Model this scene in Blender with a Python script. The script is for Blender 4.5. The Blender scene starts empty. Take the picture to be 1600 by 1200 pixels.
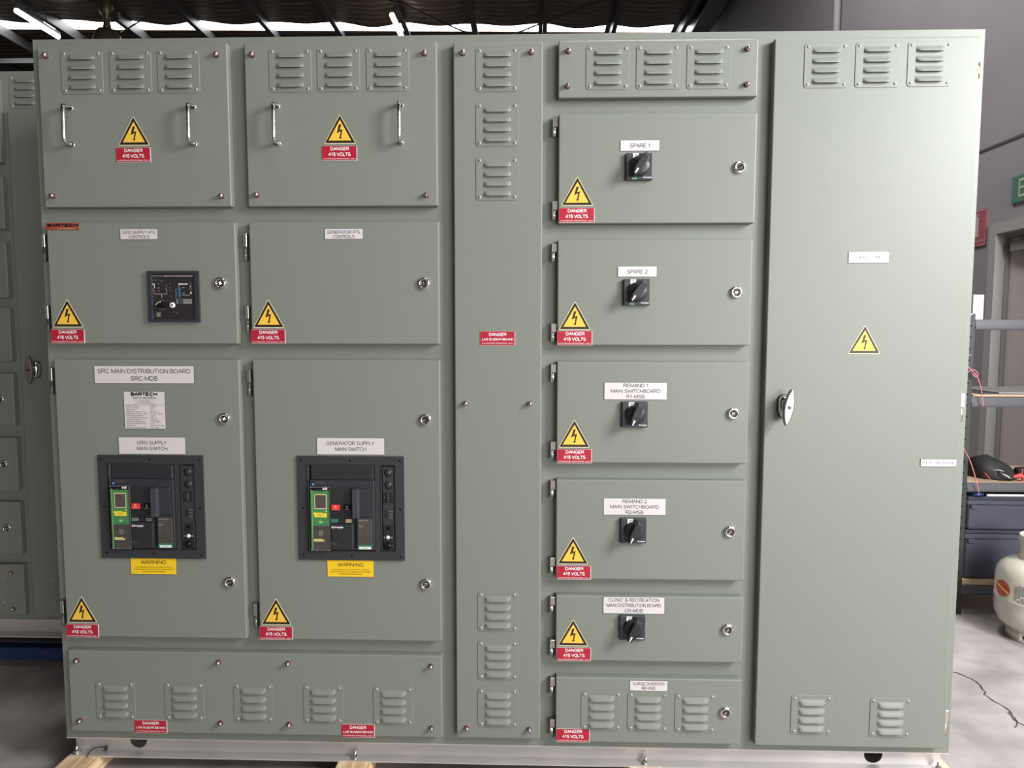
import bpy, bmesh, math, random
from mathutils import Vector, Matrix, Euler
random.seed(7)
S = bpy.context.scene
COL = S.collection
R = math.radians

# ---------------------------------------------------------------- camera, world, lights, exposure
cam_d = bpy.data.cameras.new('camera')
cam = bpy.data.objects.new('camera', cam_d); COL.objects.link(cam)
cam.location = (1.3768, -1.9130, 1.1985)
cam.rotation_euler = (R(85.6915), R(-0.0634), R(1.6559))
cam_d.sensor_width = 36.0; cam_d.lens = 24.116
cam_d.clip_start = 0.05; cam_d.clip_end = 100
S.camera = cam

S.view_settings.view_transform = 'Standard'
S.view_settings.look = 'None'
S.view_settings.gamma = 1.0
S.view_settings.use_curve_mapping = False
S.view_settings.exposure = 0.5

world = bpy.data.worlds.new('world'); S.world = world
world.use_nodes = True
wb = world.node_tree.nodes['Background']
wb.inputs[0].default_value = (1.0, 0.95, 0.90, 1)
wb.inputs[1].default_value = 0.15

def area(name, loc, target, sx, sy, power, color):
    d = bpy.data.lights.new(name, 'AREA'); d.shape = 'RECTANGLE'
    d.size = sx; d.size_y = sy; d.energy = power; d.color = color
    o = bpy.data.objects.new(name, d); COL.objects.link(o)
    o.location = loc
    o.rotation_euler = (Vector(target) - Vector(loc)).to_track_quat('-Z', 'Y').to_euler()
    return o
# daylight coming in through the open roller door in the right wall, beside the camera
area('daylight_roller_door', (4.38, -1.80, 2.60), (3.7, 0, 1.7), 1.1, 1.4, 188, (0.985, 0.985, 1.0))
# added low fill light behind the camera, from no seen opening
area('front_fill', (5.0, -6.4, 1.25), (1.2, 0, .3), 3.6, 2.0, 210, (1.0, 0.965, 0.925))
# added fill lights under the roof: one behind the board, one over the camera
area('roof_fill_rear', (2.7, 2.4, 6.45), (3.1, 2.3, 0), 3.2, 1.0, 205, (1.0, 0.97, 0.98))
area('roof_fill_front', (3.0, -2.6, 6.45), (3.0, -2.5, 0), 3.0, 1.0, 62, (1.0, 0.95, 0.89))

# ---------------------------------------------------------------- materials
def new_mat(name):
    m = bpy.data.materials.new(name); m.use_nodes = True
    return m, m.node_tree, m.node_tree.nodes['Principled BSDF']
def mat(name, col, rough=0.5, metal=0.0, spec=0.5, bump=None, var=None, coat=0.0, trans=0.0, alpha=None):
    m, t, b = new_mat(name)
    b.inputs['Base Color'].default_value = (*col, 1)
    b.inputs['Roughness'].default_value = rough
    b.inputs['Metallic'].default_value = metal
    b.inputs['Specular IOR Level'].default_value = spec
    b.inputs['Coat Weight'].default_value = coat
    b.inputs['Transmission Weight'].default_value = trans
    L = t.links.new
    if var or bump:
        tc = t.nodes.new('ShaderNodeTexCoord')
    if var:
        scale, amount, col2 = var
        n = t.nodes.new('ShaderNodeTexNoise'); n.inputs['Scale'].default_value = scale
        n.inputs['Detail'].default_value = 6
        r = t.nodes.new('ShaderNodeValToRGB')
        r.color_ramp.elements[0].position = 0.5 - amount; r.color_ramp.elements[1].position = 0.5 + amount
        r.color_ramp.elements[0].color = (*col, 1); r.color_ramp.elements[1].color = (*col2, 1)
        L(tc.outputs['Object'], n.inputs['Vector']); L(n.outputs['Fac'], r.inputs['Fac'])
        L(r.outputs['Color'], b.inputs['Base Color'])
    if bump:
        scale, strength, dist = bump
        n = t.nodes.new('ShaderNodeTexNoise'); n.inputs['Scale'].default_value = scale
        n.inputs['Detail'].default_value = 2
        bp = t.nodes.new('ShaderNodeBump'); bp.inputs['Strength'].default_value = strength
        bp.inputs['Distance'].default_value = dist
        L(tc.outputs['Object'], n.inputs['Vector']); L(n.outputs['Fac'], bp.inputs['Height'])
        L(bp.outputs['Normal'], b.inputs['Normal'])
    return m
def emit(name, col, strength):
    m, t, b = new_mat(name)
    b.inputs['Base Color'].default_value = (*col, 1)
    b.inputs['Emission Color'].default_value = (*col, 1)
    b.inputs['Emission Strength'].default_value = strength
    return m
def wood(name, c1, c2, axis_scale):
    m, t, b = new_mat(name); L = t.links.new
    tc = t.nodes.new('ShaderNodeTexCoord'); mp = t.nodes.new('ShaderNodeMapping')
    mp.inputs['Scale'].default_value = axis_scale
    n = t.nodes.new('ShaderNodeTexNoise'); n.inputs['Scale'].default_value = 3; n.inputs['Detail'].default_value = 5
    n.inputs['Distortion'].default_value = 1.2
    r = t.nodes.new('ShaderNodeValToRGB')
    r.color_ramp.elements[0].position = .38; r.color_ramp.elements[1].position = .55
    r.color_ramp.elements[0].color = (*c2, 1); r.color_ramp.elements[1].color = (*c1, 1)
    L(tc.outputs['Object'], mp.inputs['Vector']); L(mp.outputs['Vector'], n.inputs['Vector'])
    L(n.outputs['Fac'], r.inputs['Fac']); L(r.outputs['Color'], b.inputs['Base Color'])
    b.inputs['Roughness'].default_value = .6
    return m

M = {}
M['paint'] = mat('grey_green_powder_coat', (0.188, 0.204, 0.176), rough=0.44, spec=0.34, bump=(330, 0.22, 0.0006))
M['paint_rear'] = M['paint']
M['chrome'] = mat('chrome', (0.75, 0.73, 0.71), rough=0.10, metal=1.0)
M['satin'] = mat('satin_chrome', (0.30, 0.27, 0.27), rough=0.30, metal=0.85)
M['steel'] = mat('polished_steel', (0.62, 0.58, 0.53), rough=0.28, metal=1.0)
M['zinc'] = mat('zinc_plated', (0.60, 0.61, 0.60), rough=0.3, metal=1.0)
M['rivet'] = mat('painted_rivet', (0.33, 0.35, 0.31), rough=0.3, spec=0.7)  # paler than the panel paint, its shine put into the colour
M['lockcore'] = mat('lock_core', (0.10, 0.09, 0.09), rough=0.35, metal=0.8)
M['redwasher'] = mat('red_fibre_washer', (0.13, 0.03, 0.025), rough=0.5)
M['copper'] = mat('tinted_dome', (0.70, 0.57, 0.53), rough=0.13, metal=1.0)
M['black'] = mat('black_plastic', (0.015, 0.015, 0.017), rough=0.42)
M['deep'] = mat('deep_black', (0.006, 0.006, 0.007), rough=0.8, spec=0.1)
M['dark'] = mat('charcoal_plastic', (0.031, 0.031, 0.036), rough=0.45, bump=(600, 0.1, 0.0004))
M['dark2'] = mat('charcoal_plastic_dark', (0.020, 0.021, 0.025), rough=0.4)
M['blueblack'] = mat('blue_black_plastic', (0.026, 0.028, 0.036), rough=0.4)
M['slate'] = mat('slate_plastic', (0.042, 0.045, 0.054), rough=0.45)
M['greyprint'] = mat('grey_print', (0.16, 0.155, 0.15), rough=0.5)
M['brownplate'] = mat('grey_brown_plate', (0.060, 0.052, 0.048), rough=0.4)
M['white'] = mat('white_engraved_plastic', (0.60, 0.565, 0.575), rough=0.4)
M['whiteprint'] = mat('white_print', (0.72, 0.72, 0.72), rough=0.5)
M['ink'] = mat('dark_lettering', (0.035, 0.033, 0.035), rough=0.5)
M['inkgrey'] = mat('grey_lettering', (0.12, 0.112, 0.12), rough=0.5)
M['inkpale'] = mat('pale_lettering', (0.42, 0.33, 0.34), rough=0.5)
M['inkmen'] = mat('faded_lettering', (0.22, 0.15, 0.16), rough=0.5)
M['labelside'] = mat('label_side', (0.06, 0.055, 0.05), rough=0.5)  # dark edge of white labels, its shadow put into the colour
M['red'] = mat('danger_red', (0.38, 0.012, 0.030), rough=0.35)
M['redbtn'] = mat('button_red', (0.70, 0.035, 0.030), rough=0.35)
M['yellow'] = mat('warning_yellow', (0.80, 0.49, 0.055), rough=0.45)
M['yellowlabel'] = mat('label_yellow', (0.80, 0.53, 0.014), rough=0.4)
M['paleyellow'] = mat('sign_margin_cream', (0.66, 0.58, 0.34), rough=0.5)
M['signblack'] = mat('sign_black', (0.016, 0.010, 0.008), rough=0.5)
M['yellowtag'] = mat('yellow_tag', (0.75, 0.60, 0.04), rough=0.45)
M['creamtag'] = mat('cream_tag', (0.55, 0.47, 0.20), rough=0.5)
M['green'] = mat('trip_unit_green', (0.055, 0.20, 0.065), rough=0.4)
M['greenprint'] = mat('green_print', (0.02, 0.20, 0.10), rough=0.4)
M['lightgreen'] = mat('light_green_line', (0.40, 0.62, 0.35), rough=0.4)
M['lcd'] = mat('display_glass', (0.085, 0.065, 0.058), rough=0.2)
M['bluedot'] = mat('blue_print', (0.10, 0.35, 0.62), rough=0.4)
M['bluedim'] = mat('dim_blue_print', (0.025, 0.07, 0.13), rough=0.4)
M['panelblack'] = mat('controller_fascia', (0.020, 0.017, 0.018), rough=0.18, spec=0.5)
M['reflred'] = mat('reflective_red_sticker', (0.62, 0.12, 0.09), rough=0.22, metal=0.6)
M['alu'] = mat('mill_aluminium', (0.50, 0.49, 0.50), rough=0.42, metal=0.55, var=(9, 0.25, (0.60, 0.57, 0.55)), bump=(60, 0.05, 0.001))
M['timber'] = wood('pine_timber', (0.80, 0.62, 0.41), (0.60, 0.40, 0.21), (14, 1.2, 14))
M['concrete'] = mat('concrete_floor', (0.24, 0.222, 0.218), rough=0.62, spec=0.35, var=(5.5, 0.16, (0.40, 0.368, 0.362)), bump=(40, 0.25, 0.003))
M['crack'] = mat('crack_dark', (0.035, 0.03, 0.03), rough=0.9)
M['wall'] = mat('precast_wall', (0.245, 0.23, 0.24), rough=0.75, var=(1.3, 0.3, (0.30, 0.283, 0.295)), bump=(25, 0.15, 0.004))
M['groove_and_shadow'] = mat('joint_and_shadow_dark', (0.10, 0.092, 0.10), rough=0.7)
M['wall_far'] = mat('far_wall_sheet', (0.06, 0.05, 0.042), rough=0.8)
M['doorleaf'] = mat('door_leaf_pinkish', (0.44, 0.39, 0.375), rough=0.5, var=(3, 0.3, (0.50, 0.445, 0.425)))
M['doorframe'] = mat('door_frame_grey', (0.36, 0.35, 0.34), rough=0.5)
M['frameinner'] = mat('door_reveal', (0.23, 0.22, 0.215), rough=0.6)
M['purlin'] = mat('galvanised_purlin', (0.095, 0.095, 0.098), rough=0.42, metal=0.5)
M['rackblack'] = mat('rack_black_steel', (0.035, 0.035, 0.040), rough=0.4)
M['rackgrey'] = mat('rack_grey_steel', (0.12, 0.122, 0.135), rough=0.35, metal=0.3)
M['chip'] = wood('particle_board', (0.50, 0.36, 0.24), (0.42, 0.29, 0.18), (3, 3, 3))
M['tub'] = mat('blue_grey_tub', (0.055, 0.057, 0.080), rough=0.42)
M['tublid'] = mat('tub_lid_dark', (0.030, 0.032, 0.045), rough=0.5)
M['fabric'] = mat('black_fabric', (0.020, 0.019, 0.021), rough=0.7, bump=(90, 0.3, 0.003))
M['visor'] = mat('black_shiny_panel', (0.03, 0.03, 0.032), rough=0.22)
M['redfabric'] = mat('red_fabric', (0.55, 0.06, 0.06), rough=0.6)
M['cord'] = mat('pink_red_cord', (0.66, 0.20, 0.20), rough=0.5)
M['cable'] = mat('black_cable', (0.015, 0.014, 0.013), rough=0.7)
M['cream'] = mat('cream_enamel', (0.56, 0.53, 0.45), rough=0.3, spec=0.6, coat=0.3)
M['stickerred'] = mat('cylinder_sticker_red', (0.50, 0.05, 0.035), rough=0.4)
M['bluesteel'] = mat('blue_painted_steel', (0.010, 0.028, 0.095), rough=0.4)
M['exitgreen'] = mat('exit_sign_green', (0.09, 0.20, 0.16), rough=0.4)
M['exitcream'] = mat('exit_lettering', (0.46, 0.48, 0.32), rough=0.5)
M['fireRed'] = mat('fire_sign_red', (0.36, 0.10, 0.12), rough=0.45)
M['firewhite'] = mat('fire_sign_symbol', (0.50, 0.42, 0.43), rough=0.5)
M['bell'] = mat('lamp_housing_olive', (0.10, 0.085, 0.045), rough=0.4, metal=0.5)
M['tube'] = emit('fluorescent_tube', (1.0, 0.93, 0.84), 9)
M['sky_sheet'] = emit('translucent_roof_sheet', (0.97, 0.98, 1.0), 6.0)

def foil():
    m, t, b = new_mat('foil_insulation'); L = t.links.new
    tc = t.nodes.new('ShaderNodeTexCoord'); mp = t.nodes.new('ShaderNodeMapping')
    mp.inputs['Scale'].default_value = (0.8, 7.0, 1)
    n = t.nodes.new('ShaderNodeTexNoise'); n.inputs['Scale'].default_value = 2.2; n.inputs['Detail'].default_value = 6
    w = t.nodes.new('ShaderNodeTexWave'); w.bands_direction = 'Y'; w.inputs['Scale'].default_value = 2.0
    w.inputs['Distortion'].default_value = 1.5; w.inputs['Detail'].default_value = 2
    r = t.nodes.new('ShaderNodeValToRGB')
    r.color_ramp.elements[0].position = .3; r.color_ramp.elements[1].position = .75
    r.color_ramp.elements[0].color = (0.10, 0.075, 0.058, 1); r.color_ramp.elements[1].color = (0.20, 0.155, 0.12, 1)
    bp = t.nodes.new('ShaderNodeBump'); bp.inputs['Strength'].default_value = .6; bp.inputs['Distance'].default_value = .03
    ad = t.nodes.new('ShaderNodeMath'); ad.operation = 'ADD'
    L(tc.outputs['Object'], mp.inputs['Vector']); L(mp.outputs['Vector'], n.inputs['Vector'])
    L(tc.outputs['Object'], w.inputs['Vector'])
    L(n.outputs['Fac'], r.inputs['Fac']); L(r.outputs['Color'], b.inputs['Base Color'])
    L(n.outputs['Fac'], ad.inputs[0]); L(w.outputs['Fac'], ad.inputs[1])
    L(ad.outputs[0], bp.inputs['Height']); L(bp.outputs['Normal'], b.inputs['Normal'])
    b.inputs['Metallic'].default_value = 0.55; b.inputs['Roughness'].default_value = 0.42
    return m
M['foil'] = foil()

# ---------------------------------------------------------------- mesh building helpers
class MB:
    """collects shapes; build() links them as one mesh object"""
    def __init__(s):
        s.bm = bmesh.new(); s.mats = []
    def mi(s, m):
        if m not in s.mats: s.mats.append(m)
        return s.mats.index(m)
    def merge(s, tb, m, smooth=False):
        i = s.mi(m)
        for f in tb.faces: f.material_index = i; f.smooth = smooth
        me = bpy.data.meshes.new('tmp'); tb.to_mesh(me); tb.free()
        s.bm.from_mesh(me); bpy.data.meshes.remove(me)
        return s
    def box(s, x0, x1, y0, y1, z0, z1, m, bevel=0.0, seg=2, rot=None):
        tb = bmesh.new()
        vs = [tb.verts.new((x, y, z)) for x in (x0, x1) for y in (y0, y1) for z in (z0, z1)]
        for q in ((0,1,3,2), (4,6,7,5), (0,4,5,1), (2,3,7,6), (0,2,6,4), (1,5,7,3)):
            tb.faces.new([vs[k] for k in q])
        bmesh.ops.recalc_face_normals(tb, faces=tb.faces)
        if bevel: bmesh.ops.bevel(tb, geom=list(tb.edges), offset=bevel, segments=seg, profile=0.5, affect='EDGES')
        if rot:
            axis, ang, piv = rot
            bmesh.ops.rotate(tb, verts=tb.verts, cent=piv, matrix=Matrix.Rotation(ang, 3, axis))
        return s.merge(tb, m)
    def cyl(s, p, q, r, m, r2=None, seg=20, smooth=True, cap=True):
        p, q = Vector(p), Vector(q); r2 = r if r2 is None else r2
        tb = bmesh.new()
        bmesh.ops.create_cone(tb, cap_ends=cap, segments=seg, radius1=r, radius2=r2, depth=(q - p).length)
        rotm = (q - p).to_track_quat('Z', 'Y').to_matrix().to_4x4()
        bmesh.ops.transform(tb, verts=tb.verts, matrix=Matrix.Translation((p + q) / 2) @ rotm)
        s.merge(tb, m)
        if smooth:
            i = s.mi(m); s.bm.faces.ensure_lookup_table()
            for f in s.bm.faces[-(seg + 2 if cap else seg):]:
                if len(f.verts) == 4: f.smooth = True
        return s
    def lathe(s, prof, m, center=(0, 0, 0), axis='Y', seg=24, smooth=True):
        """profile [(radius, height)]; axis 'Y': height runs towards -Y (out of the panel), 'Z': upwards"""
        tb = bmesh.new(); rings = []
        for r, h in prof:
            ring = []
            if r < 1e-6:
                ring = [tb.verts.new((0, -h, 0) if axis == 'Y' else (0, 0, h))]
            else:
                for k in range(seg):
                    a = 2 * math.pi * k / seg
                    ring.append(tb.verts.new((r * math.cos(a), -h, r * math.sin(a)) if axis == 'Y' else (r * math.cos(a), r * math.sin(a), h)))
            rings.append(ring)
        for a, b in zip(rings, rings[1:]):
            for k in range(seg):
                k2 = (k + 1) % seg
                if len(a) == 1 and len(b) == 1: continue
                if len(a) == 1: tb.faces.new((a[0], b[k], b[k2]))
                elif len(b) == 1: tb.faces.new((a[k], a[k2], b[0]))
                else: tb.faces.new((a[k], a[k2], b[k2], b[k]))
        bmesh.ops.recalc_face_normals(tb, faces=tb.faces)
        bmesh.ops.translate(tb, verts=tb.verts, vec=center)
        return s.merge(tb, m, smooth)
    def prism(s, pts, y0, y1, m, bevel=0.0, seg=2):
        """outline in X-Z, y0 = back, y1 = front (smaller y)"""
        tb = bmesh.new()
        a = [tb.verts.new((x, y1, z)) for x, z in pts]; b = [tb.verts.new((x, y0, z)) for x, z in pts]
        f = tb.faces.new(a); tb.faces.new(b[::-1]); n = len(pts)
        for k in range(n): tb.faces.new((a[k], b[k], b[(k+1) % n], a[(k+1) % n]))
        bmesh.ops.recalc_face_normals(tb, faces=tb.faces)
        if bevel:
            ed = [e for e in tb.edges if all(abs(v.co.y - y1) < 1e-7 for v in e.verts)]
            bmesh.ops.bevel(tb, geom=ed, offset=bevel, segments=seg, profile=0.5, affect='EDGES')
        return s.merge(tb, m)
    def prism_along(s, pts, axis, a0, a1, m):
        """outline in the two other axes, extruded along axis 'X' (pts y,z), 'Y' (pts x,z) or 'Z' (pts x,y)"""
        def P(u, v, t): return {'X': (t, u, v), 'Y': (u, t, v), 'Z': (u, v, t)}[axis]
        tb = bmesh.new()
        a = [tb.verts.new(P(u, v, a0)) for u, v in pts]; b = [tb.verts.new(P(u, v, a1)) for u, v in pts]
        tb.faces.new(a); tb.faces.new(b[::-1]); n = len(pts)
        for k in range(n): tb.faces.new((a[k], b[k], b[(k+1) % n], a[(k+1) % n]))
        bmesh.ops.recalc_face_normals(tb, faces=tb.faces)
        return s.merge(tb, m)
    def tube(s, pts, r, m, seg=8, close_ends=True):
        pts = [Vector(p) for p in pts]; tb = bmesh.new(); rings = []
        n = len(pts)
        up = Vector((0, 0, 1))
        for i, p in enumerate(pts):
            d = (pts[min(i+1, n-1)] - pts[max(i-1, 0)]).normalized()
            ref = up if abs(d.dot(up)) < .95 else Vector((1, 0, 0))
            u = d.cross(ref).normalized(); v = d.cross(u).normalized()
            rr = r[i] if isinstance(r, (list, tuple)) else r
            rings.append([tb.verts.new(p + (u * math.cos(2*math.pi*k/seg) + v * math.sin(2*math.pi*k/seg)) * rr) for k in range(seg)])
        # keep rings aligned
        for a, b in zip(rings, rings[1:]):
            off = min(range(seg), key=lambda o: sum((a[k].co - b[(k+o) % seg].co).length for k in range(seg)))
            b[:] = b[off:] + b[:off]
            for k in range(seg): tb.faces.new((a[k], a[(k+1) % seg], b[(k+1) % seg], b[k]))
        tb.faces.new(rings[0]); tb.faces.new(rings[-1][::-1])
        bmesh.ops.recalc_face_normals(tb, faces=tb.faces)
        return s.merge(tb, m, True)
    def poly(s, pts, y, m):
        tb = bmesh.new(); tb.faces.new([tb.verts.new((x, y, z)) for x, z in pts])
        for f in tb.faces:
            f.normal_update()
            if f.normal.y > 0: f.normal_flip()
        return s.merge(tb, m)
    def rect(s, x0, x1, z0, z1, y, m): return s.poly([(x0, z0), (x1, z0), (x1, z1), (x0, z1)], y, m)
    def line(s, pts, w, y, m):
        for i, ((x0, z0), (x1, z1)) in enumerate(zip(pts, pts[1:])):
            y -= 3e-5
            d = Vector((x1-x0, z1-z0)).normalized() * (w/2); nx, nz = -d.y, d.x
            s.poly([(x0-d.x+nx, z0-d.y+nz), (x0-d.x-nx, z0-d.y-nz), (x1+d.x-nx, z1+d.y-nz), (x1+d.x+nx, z1+d.y+nz)], y, m)
        return s
    def disc(s, x, z, r, y, m, seg=20, r_in=0):
        if not r_in:
            return s.poly([(x + r*math.cos(2*math.pi*k/seg), z + r*math.sin(2*math.pi*k/seg)) for k in range(seg)], y, m)
        P = lambda rr, k: (x + rr*math.cos(2*math.pi*k/seg), z + rr*math.sin(2*math.pi*k/seg))
        for k in range(seg): s.poly([P(r, k), P(r, k+1), P(r_in, k+1), P(r_in, k)], y, m)
        return s
    def text(s, txt, x, z, y, m, width=None, cap=0.01, bold=0.0, align='C', face='-Y'):
        """flat lettering facing -Y, centred on (x, z); width in metres stretches the line"""
        vs, fs, (x0, x1), ch = text_mesh(txt, bold)
        k = cap / ch; kx = k if width is None else width / (x1 - x0)
        ox = {'C': (x0 + x1) / 2, 'L': x0, 'R': x1}[align]
        tb = bmesh.new()
        V = [tb.verts.new((x + (a - ox) * kx, y - (i//4 % 7) * 2.5e-5, z + (b - ch/2) * k)) for i, (a, b) in enumerate(vs)]
        for f in fs:
            try: tb.faces.new([V[i] for i in f])
            except ValueError: pass
        for f in tb.faces:
            f.normal_update()
            if f.normal.y > 0: f.normal_flip()
        return s.merge(tb, m)
    def mesh(s, name):
        me = bpy.data.meshes.new(name)
        s.bm.to_mesh(me); s.bm.free()
        for k in s.mats: me.materials.append(M[k])
        return me

def _arc(cx, cy, rx, ry, a0, a1, n=None):
    n = n or max(3, int(abs(a1-a0)/24))
    return [(cx + rx*math.cos(R(a0+(a1-a0)*i/n)), cy + ry*math.sin(R(a0+(a1-a0)*i/n))) for i in range(n+1)]
# plain engraver's stroke lettering: glyph -> (advance, strokes), capital height 1
GLY = {
 'A': (.93, [[(.05, 0), (.465, 1), (.88, 0)], [(.19, .34), (.74, .34)]]),
 'B': (.93, [[(.12, 0), (.12, 1), (.5, 1)] + _arc(.5, .76, .27, .24, 90, -90) + [(.12, .52)], [(.5, .52)] + _arc(.53, .26, .30, .26, 90, -90) + [(.12, 0)]]),
 'C': (1.01, [_arc(.53, .5, .43, .5, 42, 318)]),
 'D': (1.01, [[(.12, 0), (.12, 1), (.45, 1)] + _arc(.45, .5, .45, .5, 90, -90) + [(.12, 0)]]),
 'E': (.93, [[(.83, 0), (.12, 0), (.12, 1), (.81, 1)], [(.12, .52), (.76, .52)]]),
 'F': (.85, [[(.12, 0), (.12, 1), (.77, 1)], [(.12, .50), (.68, .50)]]),
 'G': (1.09, [_arc(.55, .5, .45, .5, 44, 270) + _arc(.55, .5, .45, .5, 270, 318) + [(.95, .45), (.58, .45)]]),
 'H': (1.01, [[(.12, 0), (.12, 1)], [(.88, 0), (.88, 1)], [(.12, .52), (.88, .52)]]),
 'I': (.39, [[(.195, 0), (.195, 1)]]),
 'J': (.70, [[(.58, 1), (.58, .28)] + _arc(.33, .27, .25, .27, 0, -180)]),
 'K': (.93, [[(.12, 0), (.12, 1)], [(.84, 1), (.12, .36)], [(.38, .60), (.88, 0)]]),
 'L': (.78, [[(.12, 1), (.12, 0), (.72, 0)]]),
 'M': (1.16, [[(.12, 0), (.12, 1), (.58, .05), (1.04, 1), (1.04, 0)]]),
 'N': (1.01, [[(.12, 0), (.12, 1), (.88, 0), (.88, 1)]]),
 'O': (1.09, [_arc(.545, .5, .46, .5, 0, 360)]),
 'P': (.93, [[(.12, 0), (.12, 1), (.54, 1)] + _arc(.54, .72, .30, .28, 90, -90) + [(.12, .44)]]),
 'Q': (1.09, [_arc(.545, .5, .46, .5, 0, 360), [(.62, .24), (.98, -.06)]]),
 'R': (1.01, [[(.12, 0), (.12, 1), (.58, 1)] + _arc(.58, .74, .30, .26, 90, -90) + [(.12, .48)], [(.52, .48), (.92, 0)]]),
 'S': (.93, [_arc(.465, .745, .33, .255, 30, 200) + [(.30, .56), (.64, .44)] + _arc(.465, .26, .37, .26, 20, -160)]),
 'T': (.85, [[(.425, 0), (.425, 1)], [(.03, 1), (.82, 1)]]),
 'U': (1.01, [[(.12, 1), (.12, .36)] + _arc(.505, .36, .385, .36, 180, 360) + [(.89, 1)]]),
 'V': (.93, [[(.04, 1), (.465, 0), (.89, 1)]]),
 'W': (1.32, [[(.04, 1), (.34, 0), (.66, .95), (.98, 0), (1.28, 1)]]),
 'X': (.93, [[(.05, 0), (.86, 1)], [(.07, 1), (.88, 0)]]),
 'Y': (.93, [[(.04, 1), (.465, .44), (.89, 1)], [(.465, .44), (.465, 0)]]),
 'Z': (.85, [[(.08, 1), (.77, 1), (.05, 0), (.80, 0)]]),
 '0': (.78, [_arc(.39, .5, .31, .5, 0, 360)]),
 '1': (.78, [[(.18, .76), (.46, .99), (.46, 0)]]),
 '2': (.78, [_arc(.38, .72, .29, .28, 165, -25) + [(.60, .50), (.07, 0), (.71, 0)]]),
 '3': (.78, [_arc(.37, .755, .27, .245, 160, -80) + _arc(.37, .27, .31, .27, 80, -160)]),
 '4': (.78, [[(.56, 0), (.56, 1), (.05, .28), (.74, .28)]]),
 '5': (.78, [[(.66, 1), (.19, 1), (.12, .48)] + _arc(.37, .33, .32, .33, 140, -155)]),
 '6': (.78, [_arc(.39, .33, .30, .33, 0, 360), _arc(.46, .5, .37, .5, 60, 190)]),
 '7': (.78, [[(.06, 1), (.72, 1), (.30, 0)]]),
 '8': (.78, [_arc(.39, .76, .26, .24, 0, 360), _arc(.39, .27, .31, .27, 0, 360)]),
 '9': (.78, [_arc(.39, .67, .30, .33, 0, 360), _arc(.32, .5, .37, .5, 10, -120)]),
 '&': (.93, [[(.90, 0), (.30, .66)] + _arc(.42, .80, .17, .20, 210, -30) + [(.14, .40)] + _arc(.38, .24, .28, .24, 150, 300) + [(.78, .44)]]),
 '-': (.465, [[(.08, .40), (.39, .40)]]), '+': (.82, [[(.1, .45), (.72, .45)], [(.41, .14), (.41, .76)]]),
 '.': (.39, [[(.19, 0), (.20, .03)]]), ',': (.39, [[(.21, .03), (.16, -.13)]]), ':': (.39, [[(.19, 0), (.20, .03)], [(.19, .58), (.20, .61)]]),
 ' ': (.39, []),
 'a': (.76, [_arc(.35, .34, .26, .34, 0, 360), [(.63, .70), (.63, 0)]]),
 'c': (.68, [_arc(.37, .35, .28, .35, 45, 315)]),
 'd': (.78, [_arc(.36, .34, .28, .34, 0, 360), [(.66, 1), (.66, 0)]]),
 'e': (.78, [[(.11, .36), (.67, .36)] + _arc(.39, .35, .29, .35, 0, 310)]),
 'f': (.40, [[(.17, 0), (.17, .80)] + _arc(.32, .82, .15, .18, 180, 90), [(.02, .68), (.36, .68)]]),
 'g': (.78, [_arc(.36, .34, .28, .34, 0, 360), [(.65, .70), (.65, -.10)] + _arc(.37, -.08, .28, .2, 0, -150)]),
 'h': (.78, [[(.10, 0), (.10, 1)], _arc(.38, .42, .28, .28, 180, 0) + [(.66, 0)]]),
 'i': (.31, [[(.155, 0), (.155, .70)], [(.155, .93), (.155, .97)]]),
 'k': (.70, [[(.10, 0), (.10, 1)], [(.60, .70), (.10, .24)], [(.28, .42), (.64, 0)]]),
 'l': (.31, [[(.155, 0), (.155, 1)]]),
 'n': (.78, [[(.10, 0), (.10, .70)], _arc(.38, .42, .28, .28, 180, 0) + [(.66, 0)]]),
 'o': (.78, [_arc(.39, .35, .29, .35, 0, 360)]),
 'p': (.78, [_arc(.41, .34, .28, .34, 0, 360), [(.11, .70), (.11, -.28)]]),
 'r': (.47, [[(.10, 0), (.10, .70)], _arc(.34, .46, .24, .24, 180, 85)]),
 's': (.70, [_arc(.35, .53, .24, .17, 30, 200) + _arc(.35, .18, .27, .18, 40, -160)]),
 't': (.40, [[(.17, .92), (.17, .10), (.34, .02)], [(.02, .68), (.34, .68)]]),
 'u': (.78, [[(.11, .70), (.11, .28)] + _arc(.385, .28, .275, .28, 180, 360) + [(.66, .70)]]),
 'y': (.70, [[(.05, .70), (.35, 0)], [(.65, .70), (.30, -.22), (.12, -.25)]]),
 'z': (.70, [[(.06, .68), (.62, .68), (.06, 0), (.64, 0)]]),
}
_tc = {}
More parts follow.
